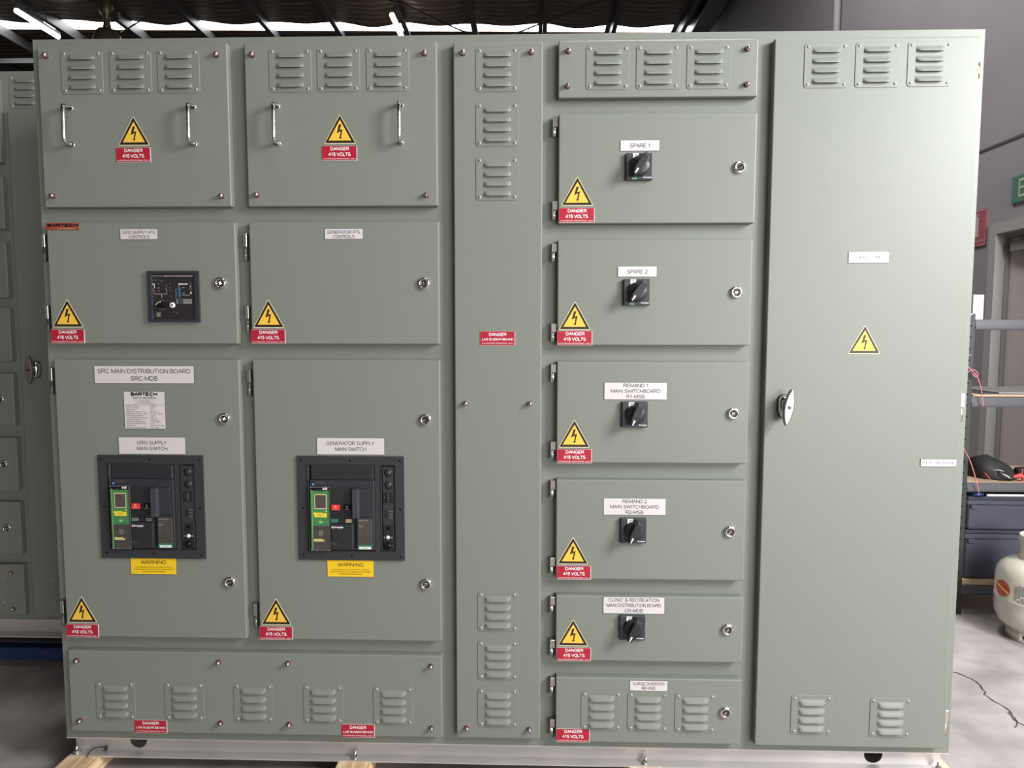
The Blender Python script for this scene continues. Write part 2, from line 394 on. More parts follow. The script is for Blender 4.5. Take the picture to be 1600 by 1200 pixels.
def text_mesh(txt, bold):
    """quads of every stroke; bold is extra stroke width"""
    key = (txt, bold)
    if key in _tc: return _tc[key]
    hw = (.128 + bold*6.0) / 2; vs, fs = [], []; x = 0.0
    for chx in txt:
        g = GLY.get(chx) or GLY.get(chx.upper()) or GLY['-']
        for st in g[1]:
            st = [(px, hw + py*(1-2*hw) if py <= 1 else py) for px, py in st]
            n = len(st); L = []
            for i, (px, py) in enumerate(st):
                q0, q1 = st[max(i-1, 0)], st[min(i+1, n-1)]
                closed = abs(st[0][0]-st[-1][0]) + abs(st[0][1]-st[-1][1]) < 1e-6
                if closed and i in (0, n-1): q0, q1 = st[n-2], st[1]
                da = Vector((px-q0[0], py-q0[1])); db = Vector((q1[0]-px, q1[1]-py))
                if da.length < 1e-6: da = db
                if db.length < 1e-6: db = da
                da.normalize(); db.normalize(); sharp = da.dot(db) < .35
                L.append((Vector((px, py)), da, db, sharp))
            for i in range(n-1):
                (p, _, d, s0), (q, d2, _, s1) = L[i], L[i+1]
                def nrm(k, seg_d):
                    _, a_, b_, sh = L[k]
                    m_ = (a_ + b_).normalized() if not sh else seg_d
                    c_ = max(.6, m_.dot(seg_d)); return Vector((-m_.y, m_.x)) * (hw / c_)
                n0, n1 = nrm(i, d), nrm(i+1, d)
                a0 = p - d*hw*.8 if s0 and i > 0 else p; b0 = q + d*hw*.8 if s1 and i < n-2 else q
                k = len(vs); vs += [(x + v.x, v.y) for v in (a0+n0, a0-n0, b0-n1, b0+n1)]; fs.append([k, k+1, k+2, k+3])
        x += g[0] + bold*2
    if not vs: vs = [(0, 0), (1, 0)]
    xs = [v[0] for v in vs]
    _tc[key] = (vs, fs, (min(xs), max(xs)), 1.0)
    return _tc[key]

W = {}          # world position of every object (nothing is rotated but leaves)
def put(name, me, loc=(0, 0, 0), parent=None, label=None, rot=None):
    o = bpy.data.objects.new(name, me); COL.objects.link(o)
    loc = Vector(loc); W[o.name] = loc
    if parent is not None:
        o.parent = parent; o.location = loc - W[parent.name]
    else: o.location = loc
    if rot: o.rotation_euler = rot
    if label: o['label'] = label
    return o
def build(name, mb, loc=(0, 0, 0), parent=None, label=None, rot=None):
    """mesh given in world coordinates, origin moved to loc"""
    me = mb.mesh(name)
    me.transform(Matrix.Translation(-Vector(loc)))
    return put(name, me, loc, parent, label, rot)
def thing(name, label, cat, loc, group=None, me=None, rot=None):
    o = put(name, me, loc, None, label, rot); o['category'] = cat
    if group: o['group'] = group
    return o
def solid(name, mb, label, cat, loc, group=None):
    o = build(name, mb, loc, None, label); o['category'] = cat
    if group: o['group'] = group
    return o
def struct(name, mb, loc=(0, 0, 0)):
    o = build(name, mb, loc); o['kind'] = 'structure'; return o
def carve(o, cutter_mb):
    """cut real holes and keep the result as plain mesh"""
    c = put('cutter', cutter_mb.mesh('cutter'))
    dep = W[o.name]
    c.location = (0, 0, 0)
    md = o.modifiers.new('b', 'BOOLEAN'); md.operation = 'DIFFERENCE'; md.object = c; md.solver = 'EXACT'
    bpy.context.view_layer.update()
    dg = bpy.context.evaluated_depsgraph_get()
    me = bpy.data.meshes.new_from_object(o.evaluated_get(dg), depsgraph=dg)
    o.modifiers.clear(); old = o.data; o.data = me; me.name = old.name
    bpy.data.objects.remove(c)

FLOOR = -0.115
F = -0.025       # front face of the doors of the main board

# ---------------------------------------------------------------- room
m = MB().box(-11, 9, -12, 16.2, FLOOR-0.2, FLOOR, 'concrete')
floor = struct('floor', m, (0, 0, FLOOR))
cr = MB()
def crack(pts, w):
    tb = bmesh.new(); rnd = random.Random(3); P = []
    for a, b in zip(pts, pts[1:]):
        for k in range(4):
            t = k/4; P.append((a[0]+(b[0]-a[0])*t + rnd.uniform(-.006, .006), a[1]+(b[1]-a[1])*t + rnd.uniform(-.004, .004)))
    P.append(pts[-1])
    L = []
    for i, p in enumerate(P):
        q0, q1 = P[max(i-1, 0)], P[min(i+1, len(P)-1)]; d = Vector((q1[0]-q0[0], q1[1]-q0[1])).normalized()
        ww = w * rnd.uniform(.4, 1.2)
        L.append((tb.verts.new((p[0]-d.y*ww, p[1]+d.x*ww, FLOOR+.0012)), tb.verts.new((p[0]+d.y*ww, p[1]-d.x*ww, FLOOR+.0012))))
    for a, b in zip(L, L[1:]): tb.faces.new((a[0], a[1], b[1], b[0]))
    cr.merge(tb, 'crack')
crack([(2.99, .74), (3.018, .708), (3.035, .684), (3.055, .65), (3.051, .589), (3.025, .53), (3.036, .478), (3.042, .437), (3.024, .389), (3.024, .358), (3.05, .30), (3.03, .2)], .0028)
crack([(3.051, .454), (3.03, .405), (3.02, .358), (2.99, .33)], .0018)
build('floor_crack', cr, (3.03, .5, FLOOR), floor, 'thin dark crack in the concrete')

# ceiling: foil blanket sagging between the purlins, stopping at the translucent sheets
PX = [0.33 + 1.22 * k for k in range(-9, 4)]
cl = MB(); tb = bmesh.new()
ys = [-9, -6, -3, 0, 2, 4, 6, 7.5, 8.5, 9.3, 9.8, 10.3, 11.0]
nx = 14 * 12
def sag(x, s): 
    t = ((x - PX[0]) / 1.22) % 1.0
    return 6.72 - s * math.sin(math.pi * t) ** 1.3
grid = []
for j, y in enumerate(ys):
    row = []
    for i in range(nx + 1):
        x = -11 + 15.5 * i / nx
        sg = .045 + .02 * math.sin(x * 1.7 + y * .9) + .012 * math.sin(x * 5.3 + y * 2)
        row.append(tb.verts.new((x, y + (.022 * math.sin(x * 3.1) + .045 * (x - 4.5)) * (j == len(ys)-1), sag(x, sg))))
    grid.append(row)
for a, b in zip(grid, grid[1:]):
    for i in range(nx): tb.faces.new((a[i], a[i+1], b[i+1], b[i]))
cl.merge(tb, 'foil', True)
cl.prism_along([(-11, 10.80), (4.5, 11.38), (4.5, 16.2), (-11, 16.2)], 'Z', 6.750, 6.765, 'foil')
cl.box(-11, 4.7, -9, 16.2, 6.86, 6.92, 'purlin')
struct('ceiling', cl, (0, 0, 6.8))
struct('window_1', MB().box(-11, 4.5, 9.9, 11.7, 6.78, 6.80, 'sky_sheet'), (0, 11.2, 6.8))
for i, x in enumerate(PX):
    p = MB()
    p.box(x-.003, x+.003, -9, 16.1, 6.50, 6.72, 'purlin')
    p.box(x-.003, x+.075, -9, 16.1, 6.495, 6.501, 'purlin')
    p.box(x+.070, x+.075, -9, 16.1, 6.495, 6.525, 'purlin')
    p.box(x-.075, x+.003, -9, 16.1, 6.715, 6.72, 'purlin')
    struct('trim_%d' % (i+1), p, (x, 3, 6.6))
n = len(PX)
p = MB().box(-11, 4.5, 11.55, 11.60, 6.40, 6.49, 'purlin')
struct('trim_%d' % (n+1), p, (0, 11.6, 6.35))
p = MB().box(4.18, 4.22, -9, 16.1, 6.25, 6.72, 'purlin').box(4.05, 4.35, -9, 16.1, 6.24, 6.26, 'purlin')
struct('trim_%d' % (n+2), p, (4.2, 3, 6.5))

# right wall with the personnel door and the big roller-door opening beside the camera
DY0, DY1, DZ = 1.93, 2.86, 1.88
w = MB()
w.box(4.5, 4.7, -9, -1.3, 4.6, 6.86, 'wall')
w.box(4.5, 4.7, -1.3, DY0, FLOOR, 6.86, 'wall')
w.box(4.5, 4.7, DY0, DY1, DZ, 6.86, 'wall')
w.box(4.5, 4.7, DY1, 16.2, FLOOR, 6.86, 'wall')
w.box(4.494, 4.502, -1.3, 16.0, 2.452, 2.466, 'groove_and_shadow')
w.box(4.494, 4.502, 5.48, 5.50, 2.466, 6.2, 'groove_and_shadow')  # dark strip painted in as the shadow beside the conduit
struct('wall_right', w, (4.6, 2, 0))
struct('wall_back', MB().box(-11, 4.7, 16.0, 16.2, FLOOR, 6.86, 'wall_far'), (0, 16.1, 0))
struct('wall_left', MB().box(-11.2, -11, -9, 16.2, FLOOR, 6.86, 'wall_far'), (-11.1, 2, 0))
struct('trim_%d' % (n+3), MB().cyl((4.45, 5.38, 2.5), (4.45, 5.38, 6.6), .035, 'wall').box(4.40, 4.5, 5.33, 5.43, 4.62, 4.66, 'groove_and_shadow'), (4.45, 5.38, 3))

d1 = MB()     # frame of the door
for a, b in ((DY0-.05, DY0+.02), (DY1-.02, DY1+.05)):
    d1.box(4.485, 4.55, a, b, FLOOR, DZ-.02, 'doorframe')
d1.box(4.485, 4.55, DY0-.05, DY1+.05, DZ-.02, DZ+.05, 'doorframe')
d1.box(4.55, 4.60, DY1-.035, DY1, FLOOR, DZ-.02, 'frameinner'); d1.box(4.55, 4.60, DY0, DY0+.035, FLOOR, DZ-.02, 'frameinner')
d1.box(4.55, 4.60, DY0+.035, DY1-.035, DZ-.05, DZ-.021, 'frameinner')
door = struct('door_1', d1, (4.55, 2.4, FLOOR))
build('door_leaf', MB().box(4.575, 4.615, DY0+.036, DY1-.036, FLOOR+.01, DZ-.051, 'doorleaf', .003), (4.67, 2.4, FLOOR), door, 'pale pinkish door leaf')
build('door_closer', MB().box(4.525, 4.575, DY0+.2, DY1-.10, DZ-.15, DZ-.08, 'frameinner', .006), (4.63, 2.5, DZ-.1), door)

def wall_poly(mb, pts, x, m):      # polygon on the right wall, pts (y, z)
    tb = bmesh.new(); tb.faces.new([tb.verts.new((x, y, z)) for y, z in pts])
    for f in tb.faces:
        f.normal_update()
        if f.normal.x > 0: f.normal_flip()
    mb.merge(tb, m)
def wall_text(mb, txt, yc, zc, x, m, width, cap, bold=0):
    vs, fs, (x0, x1), ch = text_mesh(txt, bold); k = cap/ch; kx = width/(x1-x0)
    tb = bmesh.new(); V = [tb.verts.new((x - (i//4 % 7)*1e-4, yc - (a-(x0+x1)/2)*kx, zc + (b-ch/2)*k)) for i, (a, b) in enumerate(vs)]
    for f in fs:
        try: tb.faces.new([V[i] for i in f])
        except ValueError: pass
    for f in tb.faces:
        f.normal_update()
        if f.normal.x > 0: f.normal_flip()
    mb.merge(tb, m)
e = MB().box(4.488, 4.5, 2.32, 2.715, 2.035, 2.205, 'exitgreen', .002)
for q in ([(2.71, 2.02), (2.71, 2.15)], [(2.41, 2.02), (2.41, 2.15)]):
    pass
wall_text(e, 'EXIT', 2.515, 2.122, 4.4865, 'exitcream', .27, .115, .002)
solid('exit_sign', e, 'green EXIT sign with cream letters on the grey wall above the door', 'sign', (4.49, 2.52, 2.12))
fs = MB().box(4.492, 4.5, 2.955, 3.165, 1.80, 2.05, 'fireRed', .001)
wall_poly(fs, [(3.035, 1.865), (3.035, 1.99), (3.045, 2.005), (3.055, 2.01), (3.055, 2.02), (3.068, 2.02), (3.068, 2.01), (3.085, 2.0), (3.092, 1.985), (3.092, 1.865)], 4.4905, 'firewhite')
wall_poly(fs, [(3.03, 2.015), (3.03, 2.02), (3.08, 2.028), (3.08, 2.02)], 4.4904, 'firewhite')
wall_text(fs, 'FIRE EXTINGUISHER', 3.06, 1.838, 4.4905, 'firewhite', .16, .013)
for (a, b, c, d) in ((2.96, 3.16, 1.805, 1.809), (2.96, 3.16, 2.041, 2.045), (2.96, 2.964, 1.805, 2.045), (3.156, 3.16, 1.805, 2.045)):
    wall_poly(fs, [(a, c), (b, c), (b, d), (a, d)], 4.4903, 'firewhite')
solid('fire_extinguisher_sign', fs, 'red fire extinguisher sign with a white cylinder symbol on the grey wall', 'sign', (4.49, 3.06, 1.92))
solid('wall_switch', MB().box(4.46, 4.5, 3.10, 3.17, 1.66, 1.76, 'groove_and_shadow', .004).box(4.452, 4.46, 3.12, 3.15, 1.69, 1.73, 'labelside', .002), 'small dark switch box on the wall below the fire sign', 'switch', (4.48, 3.13, 1.71))

# ---------------------------------------------------------------- shared small parts
def rounded(w, h, r, n=5):
    P = []
    for cx, cz, a0 in ((w/2-r, h/2-r, 0), (-w/2+r, h/2-r, 90), (-w/2+r, -h/2+r, 180), (w/2-r, -h/2+r, 270)):
        for k in range(n+1):
            a = R(a0 + 90*k/n); P.append((cx + r*math.cos(a), cz + r*math.sin(a)))
    return P
def louvre(mb, cz, w, h, d, mt, y0):
    """a pressed hood: flush at the top, deepest at the bottom"""
    tb = bmesh.new(); nu, nv = 20, 6; G = []
    for j in range(nv+1):
        t = j/nv; row = []
        for i in range(nu+1):
            u = -1 + 2*i/nu
            e = max(0, 1 - abs(u)**6) ** .8
            dep = d * (math.sin(t*math.pi/2) ** 1.35) * e
            z = cz + h/2 - h*t*(1 - .25*(1-e))
            row.append(tb.verts.new((u*w/2, y0 - dep - .0002, z)))
        G.append(row)
    for a, b in zip(G, G[1:]):
        for i in range(nu): tb.faces.new((a[i], b[i], b[i+1], a[i+1]))
    for f in tb.faces:
        f.normal_update()
        if f.normal.y > 0: f.normal_flip()
    last = [v.co.copy() for v in G[-1]]
    mb.merge(tb, mt, True)
    tb = bmesh.new()     # black strip under the lip, the opening's shade put into the colour
    A = [tb.verts.new(c) for c in last]; B = [tb.verts.new((c.x, y0, c.z + .0020)) for c in last]
    for i in range(nu): tb.faces.new((A[i], A[i+1], B[i+1], B[i]))
    mb.merge(tb, 'deep')
def vent_mesh(mt):
    v = MB()
    v.prism(rounded(.115, .1155, .009), 0, -.0016, mt, .0006, 1)
    for k in range(4): louvre(v, .0385 - .0257*k, .0735, .0155, .0076, mt, -.0016)
    for sx in (-1, 1):
        for sz in (-1, 1):
            v.lathe([(.0042, 0), (.0038, .0012), (.002, .0020), (0, .0021)], 'rivet', (sx*.0475, -.0016, sz*.0485), seg=12)
            v.disc(sx*.0475, sz*.0485, .0014, -.0038, 'labelside', 8)
    return v.mesh('vent_plate')
VENT = vent_mesh('paint')
def stud_mesh():
    s = MB()
    s.lathe([(.0074, 0), (.0074, .0016), (.006, .0018)], 'redwasher')
    s.lathe([(.0063, .0016), (.0060, .0050), (.0066, .0058), (.0066, .0095), (.0054, .0125), (.0028, .0144), (0, .0148)], 'copper', seg=20)
    s.box(-.0008, .0008, -.0152, -.0140, -.005, .005, 'labelside')
    return s.mesh('dome_nut')
STUD = stud_mesh()
def lock_mesh():
    s = MB()
    s.lathe([(.0168, 0), (.0168, .003), (.0155, .0068), (.0120, .0078), (.0100, .0072), (.0096, .004)], 'chrome', seg=28)
    s.lathe([(.0098, .0038), (.0085, .0052), (.0060, .0050), (.0055, .003), (0, .003)], 'lockcore', seg=24)
    s.box(-.0030, -.0006, -.0058, -.003, -.0035, .0035, 'chrome', .0004, 1)
    s.box(.0010, .0034, -.0056, -.003, -.0035, .0035, 'chrome', .0004, 1)
    return s.mesh('lock')
LOCK = lock_mesh()
def hinge_mesh(h, big, mirror=1):
    """sits on the frame face beside the door edge; x grows away from the door"""
    s = MB(); q = mirror
    def b(x0, x1, *a): s.box(min(x0*q, x1*q), max(x0*q, x1*q), *a)
    if big:
        b(0, .0095, -.020, 0, .001, h/2, 'steel', .001, 1)
        s.cyl((.0050*q, -.013, -h/2), (.0050*q, -.013, -.001), .0042, 'steel')
        b(.0005, .0022, -.018, 0, -h/2+.002, .001, 'zinc')
    else:
        b(.0010, .0150, -.018, 0, .001, h/2, 'steel', .001, 1)
        b(.0135, .0150, -.020, 0, -h/2, h/2, 'zinc')
        s.cyl((.0095*q, -.014, -h/2), (.0095*q, -.014, -.0005), .0040, 'steel')
        b(.0005, .0035, -.012, 0, -h/2+.003, .001, 'lockcore')
    return s.mesh('hinge')
HBIG = hinge_mesh(.076, True, -1); HSMALL = hinge_mesh(.050, False, -1); HRIGHT = hinge_mesh(.078, True, 1)
def pull_mesh():
    s = MB(); h = .098; so = .034
    pts = [(0, 0, h/2), (0, -so*.55, h/2), (0, -so*.88, h/2-.002), (0, -so, h/2-.010)]
    pts = [(0, 0, h/2+.001), (0, -so*.7, h/2), (0, -so*.95, h/2-.003), (0, -so, h/2-.009), (0, -so, 0), (0, -so, -h/2+.009), (0, -so*.95, -h/2+.003), (0, -so*.7, -h/2), (0, 0, -h/2-.001)]
    s.tube(pts, [.0050, .0050, .0050, .0050, .0046, .0050, .0050, .0050, .0050], 'chrome', 14)
    for z in (h/2, -h/2): s.lathe([(.0075, 0), (.0075, .002), (.0055, .003)], 'chrome', (0, 0, z), seg=16)
    return s.mesh('pull_handle')
PULL = pull_mesh()
def triangle_mesh():
    s = MB(); k = .1226e-3
    P = lambda u, v: ((u-593)*k, (700-v)*k - .0365)
    def tri(a, b, c, r, y0, y1, mt):
        import itertools
        A = [Vector(P(*a)), Vector(P(*b)), Vector(P(*c))]; out = []
        for i in range(3):
            p, q, n = A[i], A[i-1], A[(i+1) % 3]
            d1 = (q-p).normalized(); d2 = (n-p).normalized()
            for t in range(5):
                w = t/4; out.append((p + d1*r*(1-w)**2*1.0 + d2*r*w**2*1.0))
        pts = [(v.x, v.y) for v in out]
        if y0 is None: s.poly(pts, y1, mt)
        else: s.prism(pts, y0, y1, mt)
    tri((593, 72), (232, 722), (954, 722), .006, 0, -.0007, 'paleyellow')
    tri((595, 103), (258, 703), (930, 703), .0028, None, -.0009, 'signblack')
    tri((597, 200), (336, 650), (842, 650), .0006, None, -.0011, 'yellow')
    bolt = [(575, 303), (628, 303), (590, 423), (655, 405), (618, 570), (634, 578), (592, 622), (568, 572), (590, 576), (610, 446), (522, 492)]
    s.poly([P(*q) for q in bolt], -.0013, 'signblack')
    s.rect(P(372, 0)[0], P(425, 0)[0], P(0, 643)[1], P(0, 636)[1], -.0013, 'creamtag')
    return s.mesh('warning_sign')
TRI = triangle_mesh()
def sign_mesh(w, h, lines, bg='white', side='labelside', t=.0016, name='name_label', edge=None, rule=None):
    s = MB(); s.box(-w/2, w/2, -t, 0, -h/2, h/2, side)
    s.rect(-w/2+.0004, w/2-.0004, -h/2+.0004, h/2-.0004, -t-.0002, bg)
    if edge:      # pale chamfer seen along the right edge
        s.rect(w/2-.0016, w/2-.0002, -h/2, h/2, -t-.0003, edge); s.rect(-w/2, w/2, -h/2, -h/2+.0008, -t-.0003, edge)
    for L in lines:
        txt, x, z, wd, cap, mt = L[:6]; bold = L[6] if len(L) > 6 else 0; al = L[7] if len(L) > 7 else 'C'
        s.text(txt, x, z, -t-.0004, mt, wd, cap, bold, al)
    if rule is not None: s.rect(-w/2+.002, w/2-.002, rule-.0003, rule+.0003, -t-.0004, 'inkgrey')
    return s.mesh(name)
AUTH = 'AUTHORISED PERSONNEL ONLY'
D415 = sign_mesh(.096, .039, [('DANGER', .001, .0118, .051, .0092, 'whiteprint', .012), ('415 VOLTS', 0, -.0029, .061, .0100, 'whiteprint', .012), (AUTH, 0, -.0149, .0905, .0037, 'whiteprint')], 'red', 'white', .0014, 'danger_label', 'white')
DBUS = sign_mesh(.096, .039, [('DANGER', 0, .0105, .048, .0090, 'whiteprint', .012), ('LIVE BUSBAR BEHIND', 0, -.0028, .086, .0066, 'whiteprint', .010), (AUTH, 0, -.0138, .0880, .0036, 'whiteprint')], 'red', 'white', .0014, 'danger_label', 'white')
def lab(w, h, rows, ink='ink', name='name_label'):
    return sign_mesh(w, h, [(t, 0, z, wd, cap, ink) for t, z, wd, cap in rows], name=name)

# ---------------------------------------------------------------- main switchboard
sb = thing('switchboard', 'large grey-green main switchboard with many doors filling the picture', 'switchboard', (1.2865, .225, -.067))
enc = build('enclosure', MB().box(0, 2.573, 0, .45, 0, 2.0, 'paint', .002, 2), (1.2865, .2, 0), sb)

def door_obj(name, x0, x1, z0, z1, label=None, front=F, parent=sb, mt='paint', y_back=0.0):
    c = ((x0+x1)/2, front, z0)
    return build(name, MB().box(x0, x1, front, y_back, z0, z1, mt, .0036, 3), c, parent, label)
def vents(par, pts, y=F):
    for x, z in pts: put('vent_plate', VENT, (x, y, z), par)
def studs(par, pts, y=F):
    for x, z in pts: put('dome_nut', STUD, (x, y, z), par, rot=(0, random.uniform(0, 3), 0))
def tri(par, x, z, y=F): put('warning_sign', TRI, (x, y, z), par, 'yellow and black triangular lightning warning sign')
def d415(par, x, z, y=F, tilt=0): put('danger_label', D415, (x, y, z), par, 'red label reading DANGER 415 VOLTS', rot=(0, R(tilt), 0))
def dbus(par, x, z, y=F): put('danger_label', DBUS, (x, y, z), par, 'red label reading DANGER LIVE BUSBAR BEHIND')
def lock(par, x, z, y=F): put('lock', LOCK, (x, y, z), par, 'round chrome lock', rot=(0, random.uniform(-.3, .3), 0))
def hinge(par, me, x, z, y=0): put('hinge', me, (x, y, z), par, 'small metal hinge')
def tag(par, me, x, z, txt, name='name_label', y=F, tilt=0): return put(name, me, (x, y, z), par, txt, rot=(0, R(tilt), 0))

# top left cover
c1 = door_obj('cover_panel', .030, .553, 1.541, 1.975, 'bolted cover with two chrome pull handles, top left')
vents(c1, [(.153, 1.9015), (.287, 1.9015), (.419, 1.9015)])
studs(c1, [(.056, 1.945), (.526, 1.943), (.057, 1.571), (.528, 1.569)])
for x in (.117, .457): put('pull_handle', PULL, (x, F, 1.758), c1, 'bright chrome pull handle')
tri(c1, .289, 1.745); d415(c1, .286, 1.681)
c2 = door_obj('cover_panel', .599, 1.120, 1.541, 1.974, 'bolted cover with two chrome pull handles, second from left')
vents(c2, [(.724, 1.9015), (.855, 1.9015), (.988, 1.9015)])
studs(c2, [(.623, 1.942), (1.089, 1.941), (.625, 1.572), (1.090, 1.569)])
for x in (.687, 1.023): put('pull_handle', PULL, (x, F, 1.758), c2, 'bright chrome pull handle')
tri(c2, .856, 1.746); d415(c2, .854, 1.682)

# control doors
c3 = door_obj('hinged_door', .032, .561, 1.165, 1.499, 'door marked GRID SUPPLY ATS CONTROLS')
tri(c3, .081, 1.250); d415(c3, .079, 1.186); lock(c3, .517, 1.333)
hinge(c3, HBIG, .0215, 1.432); hinge(c3, HBIG, .0215, 1.234)
tag(c3, lab(.105, .028, [('GRID SUPPLY ATS', .0055, .092, .0088), ('CONTROLS', -.0070, .058, .0088)]), .293, 1.467, 'white label reading GRID SUPPLY ATS CONTROLS')
st = MB().box(-.047, .047, -.0012, 0, -.0095, .0095, 'reflred')
st.text('BARTECH', .002, .003, -.0014, 'signblack', .088, .0095, .035)
st.text('SWITCHBOARDS', .012, -.0065, -.0014, 'paleyellow', .050, .0026)
st.rect(-.047, .047, -.0095, -.0086, -.0014, 'signblack'); st.rect(.0462, .047, -.0095, .0095, -.0014, 'signblack')
put('sticker', st.mesh('sticker'), (.0775, F, 1.489), c3, 'red reflective sticker reading BARTECH')
c4 = door_obj('hinged_door', .599, 1.123, 1.165, 1.499, 'door marked GENERATOR ATS CONTROLS')
tri(c4, .648, 1.249); d415(c4, .646, 1.186); lock(c4, 1.081, 1.3315)
hinge(c4, HBIG, .5895, 1.432); hinge(c4, HBIG, .5895, 1.234)
tag(c4, lab(.105, .028, [('GENERATOR ATS', .0055, .090, .0088), ('CONTROLS', -.0070, .059, .0088)]), .862, 1.466, 'white label reading GENERATOR ATS CONTROLS')

# main switch doors
c5 = door_obj('hinged_door', .034, .561, .319, 1.122, 'tall door with the grid supply main switch')
tri(c5, .082, .400); d415(c5, .081, .337, tilt=.5); lock(c5, .516, .956); lock(c5, .518, .486)
hinge(c5, HBIG, .0235, 1.059); hinge(c5, HBIG, .0235, .384)
tag(c5, lab(.283, .049, [('SRC MAIN DISTRIBUTION BOARD', .0100, .264, .0125), ('SRC-MDB', -.0105, .076, .0125)]), .292, 1.079, 'white label reading SRC MAIN DISTRIBUTION BOARD')
rows = [('RATED VOLTAGE', '415 VOLTS'), ('RATED CURRENT', '1250A'), ('FREQUENCY', '50 Hz'), ('BREAKING CAPACITY: ICW', '50kA 0.1S'), ('BREAKING CAPACITY: MECH', 'IP, 105kA MECH'), ('MAIN BUSBAR RATING', '1250A'), ('MAIN BUSBAR NOTATIONS', 'MSB, TU'), ('MANUFACTURED TO', 'AS 61439'), ('FORM OF SEGREGATION', 'FORM 3BIH'), ('DEGREE OF PROTECTION', 'IP 42'), ('SERIAL NO', 'BSW730-SRC-MDB'), ('DATE OF MANUFACTURE', 'MAY 2021')]
LW = [310, 325, 240, 490, 530, 425, 520, 390, 470, 495, 195, 470]; RW = [155, 110, 105, 175, 300, 110, 160, 180, 245, 90, 330, 185]
k = .1155e-3
L = [('BARTECH', -.0006, .0455, .076, .0110, 'ink', .030), ('SWITCHBOARDS', 0, .0348, .0655, .0056, 'ink', .004),
     ('QUALITY SWITCHBOARDS PTY LTD', .001, .0283, .0535, .0022, 'inkgrey'), ('MANUFACTURERS', .001, .0250, .028, .0022, 'inkgrey'),
     ('SWITCHBOARDS AND CONTROL', .001, .0216, .047, .0022, 'inkgrey'), ('ELECTRICAL ENGINEERING', .001, .0182, .060, .0022, 'inkgrey')]
for i, (a, b) in enumerate(rows):
    z = (575 - (472 + 48*i)) * k
    L.append((a, (132-590)*k, z, LW[i]*k, .0029, 'inkgrey', 0.004, 'L')); L.append((b, (728-590)*k, z, RW[i]*k, .0029, 'inkgrey', 0.004, 'L'))
tag(c5, sign_mesh(.117, .105, L, name='rating_label', rule=.0145), .290, .979, 'white printed plate headed BARTECH SWITCHBOARDS', 'rating_label')
tag(c5, lab(.191, .048, [('GRID SUPPLY', .0085, .085, .0105), ('MAIN SWITCH', -.0080, .087, .0105)]), .307, .8785, 'white label reading GRID SUPPLY MAIN SWITCH')
wrn = sign_mesh(.133, .048, [('WARNING', 0, .0112, .074, .0112, 'signblack'), ('SWITCHBOARD FED WITH MULTIPLE SUPPLIES', 0, -.0032, .107, .0032, 'signblack'),
      ('CONFIRM ISOLATION & DE-ENERGISATION BEFORE', 0, -.0096, .116, .0032, 'signblack'), ('COMMENCING MAINTENANCE', 0, -.0160, .067, .0032, 'signblack')], 'yellowlabel', 'labelside', .0016, 'warning_label')
tag(c5, wrn, .298, .531, 'yellow label reading WARNING under the switch', 'warning_label')
c6 = door_obj('hinged_door', .599, 1.123, .319, 1.122, 'tall door with the generator supply main switch')
tri(c6, .648, .401); d415(c6, .647, .338); lock(c6, 1.082, .956); lock(c6, 1.080, .487)
hinge(c6, HBIG, .5895, 1.056); hinge(c6, HBIG, .5895, .383)
tag(c6, lab(.190, .047, [('GENERATOR SUPPLY', .0085, .136, .0105), ('MAIN SWITCH', -.0080, .088, .0105)]), .871, .880, 'white label reading GENERATOR SUPPLY MAIN SWITCH')
tag(c6, wrn, .865, .530, 'yellow label reading WARNING under the switch', 'warning_label')

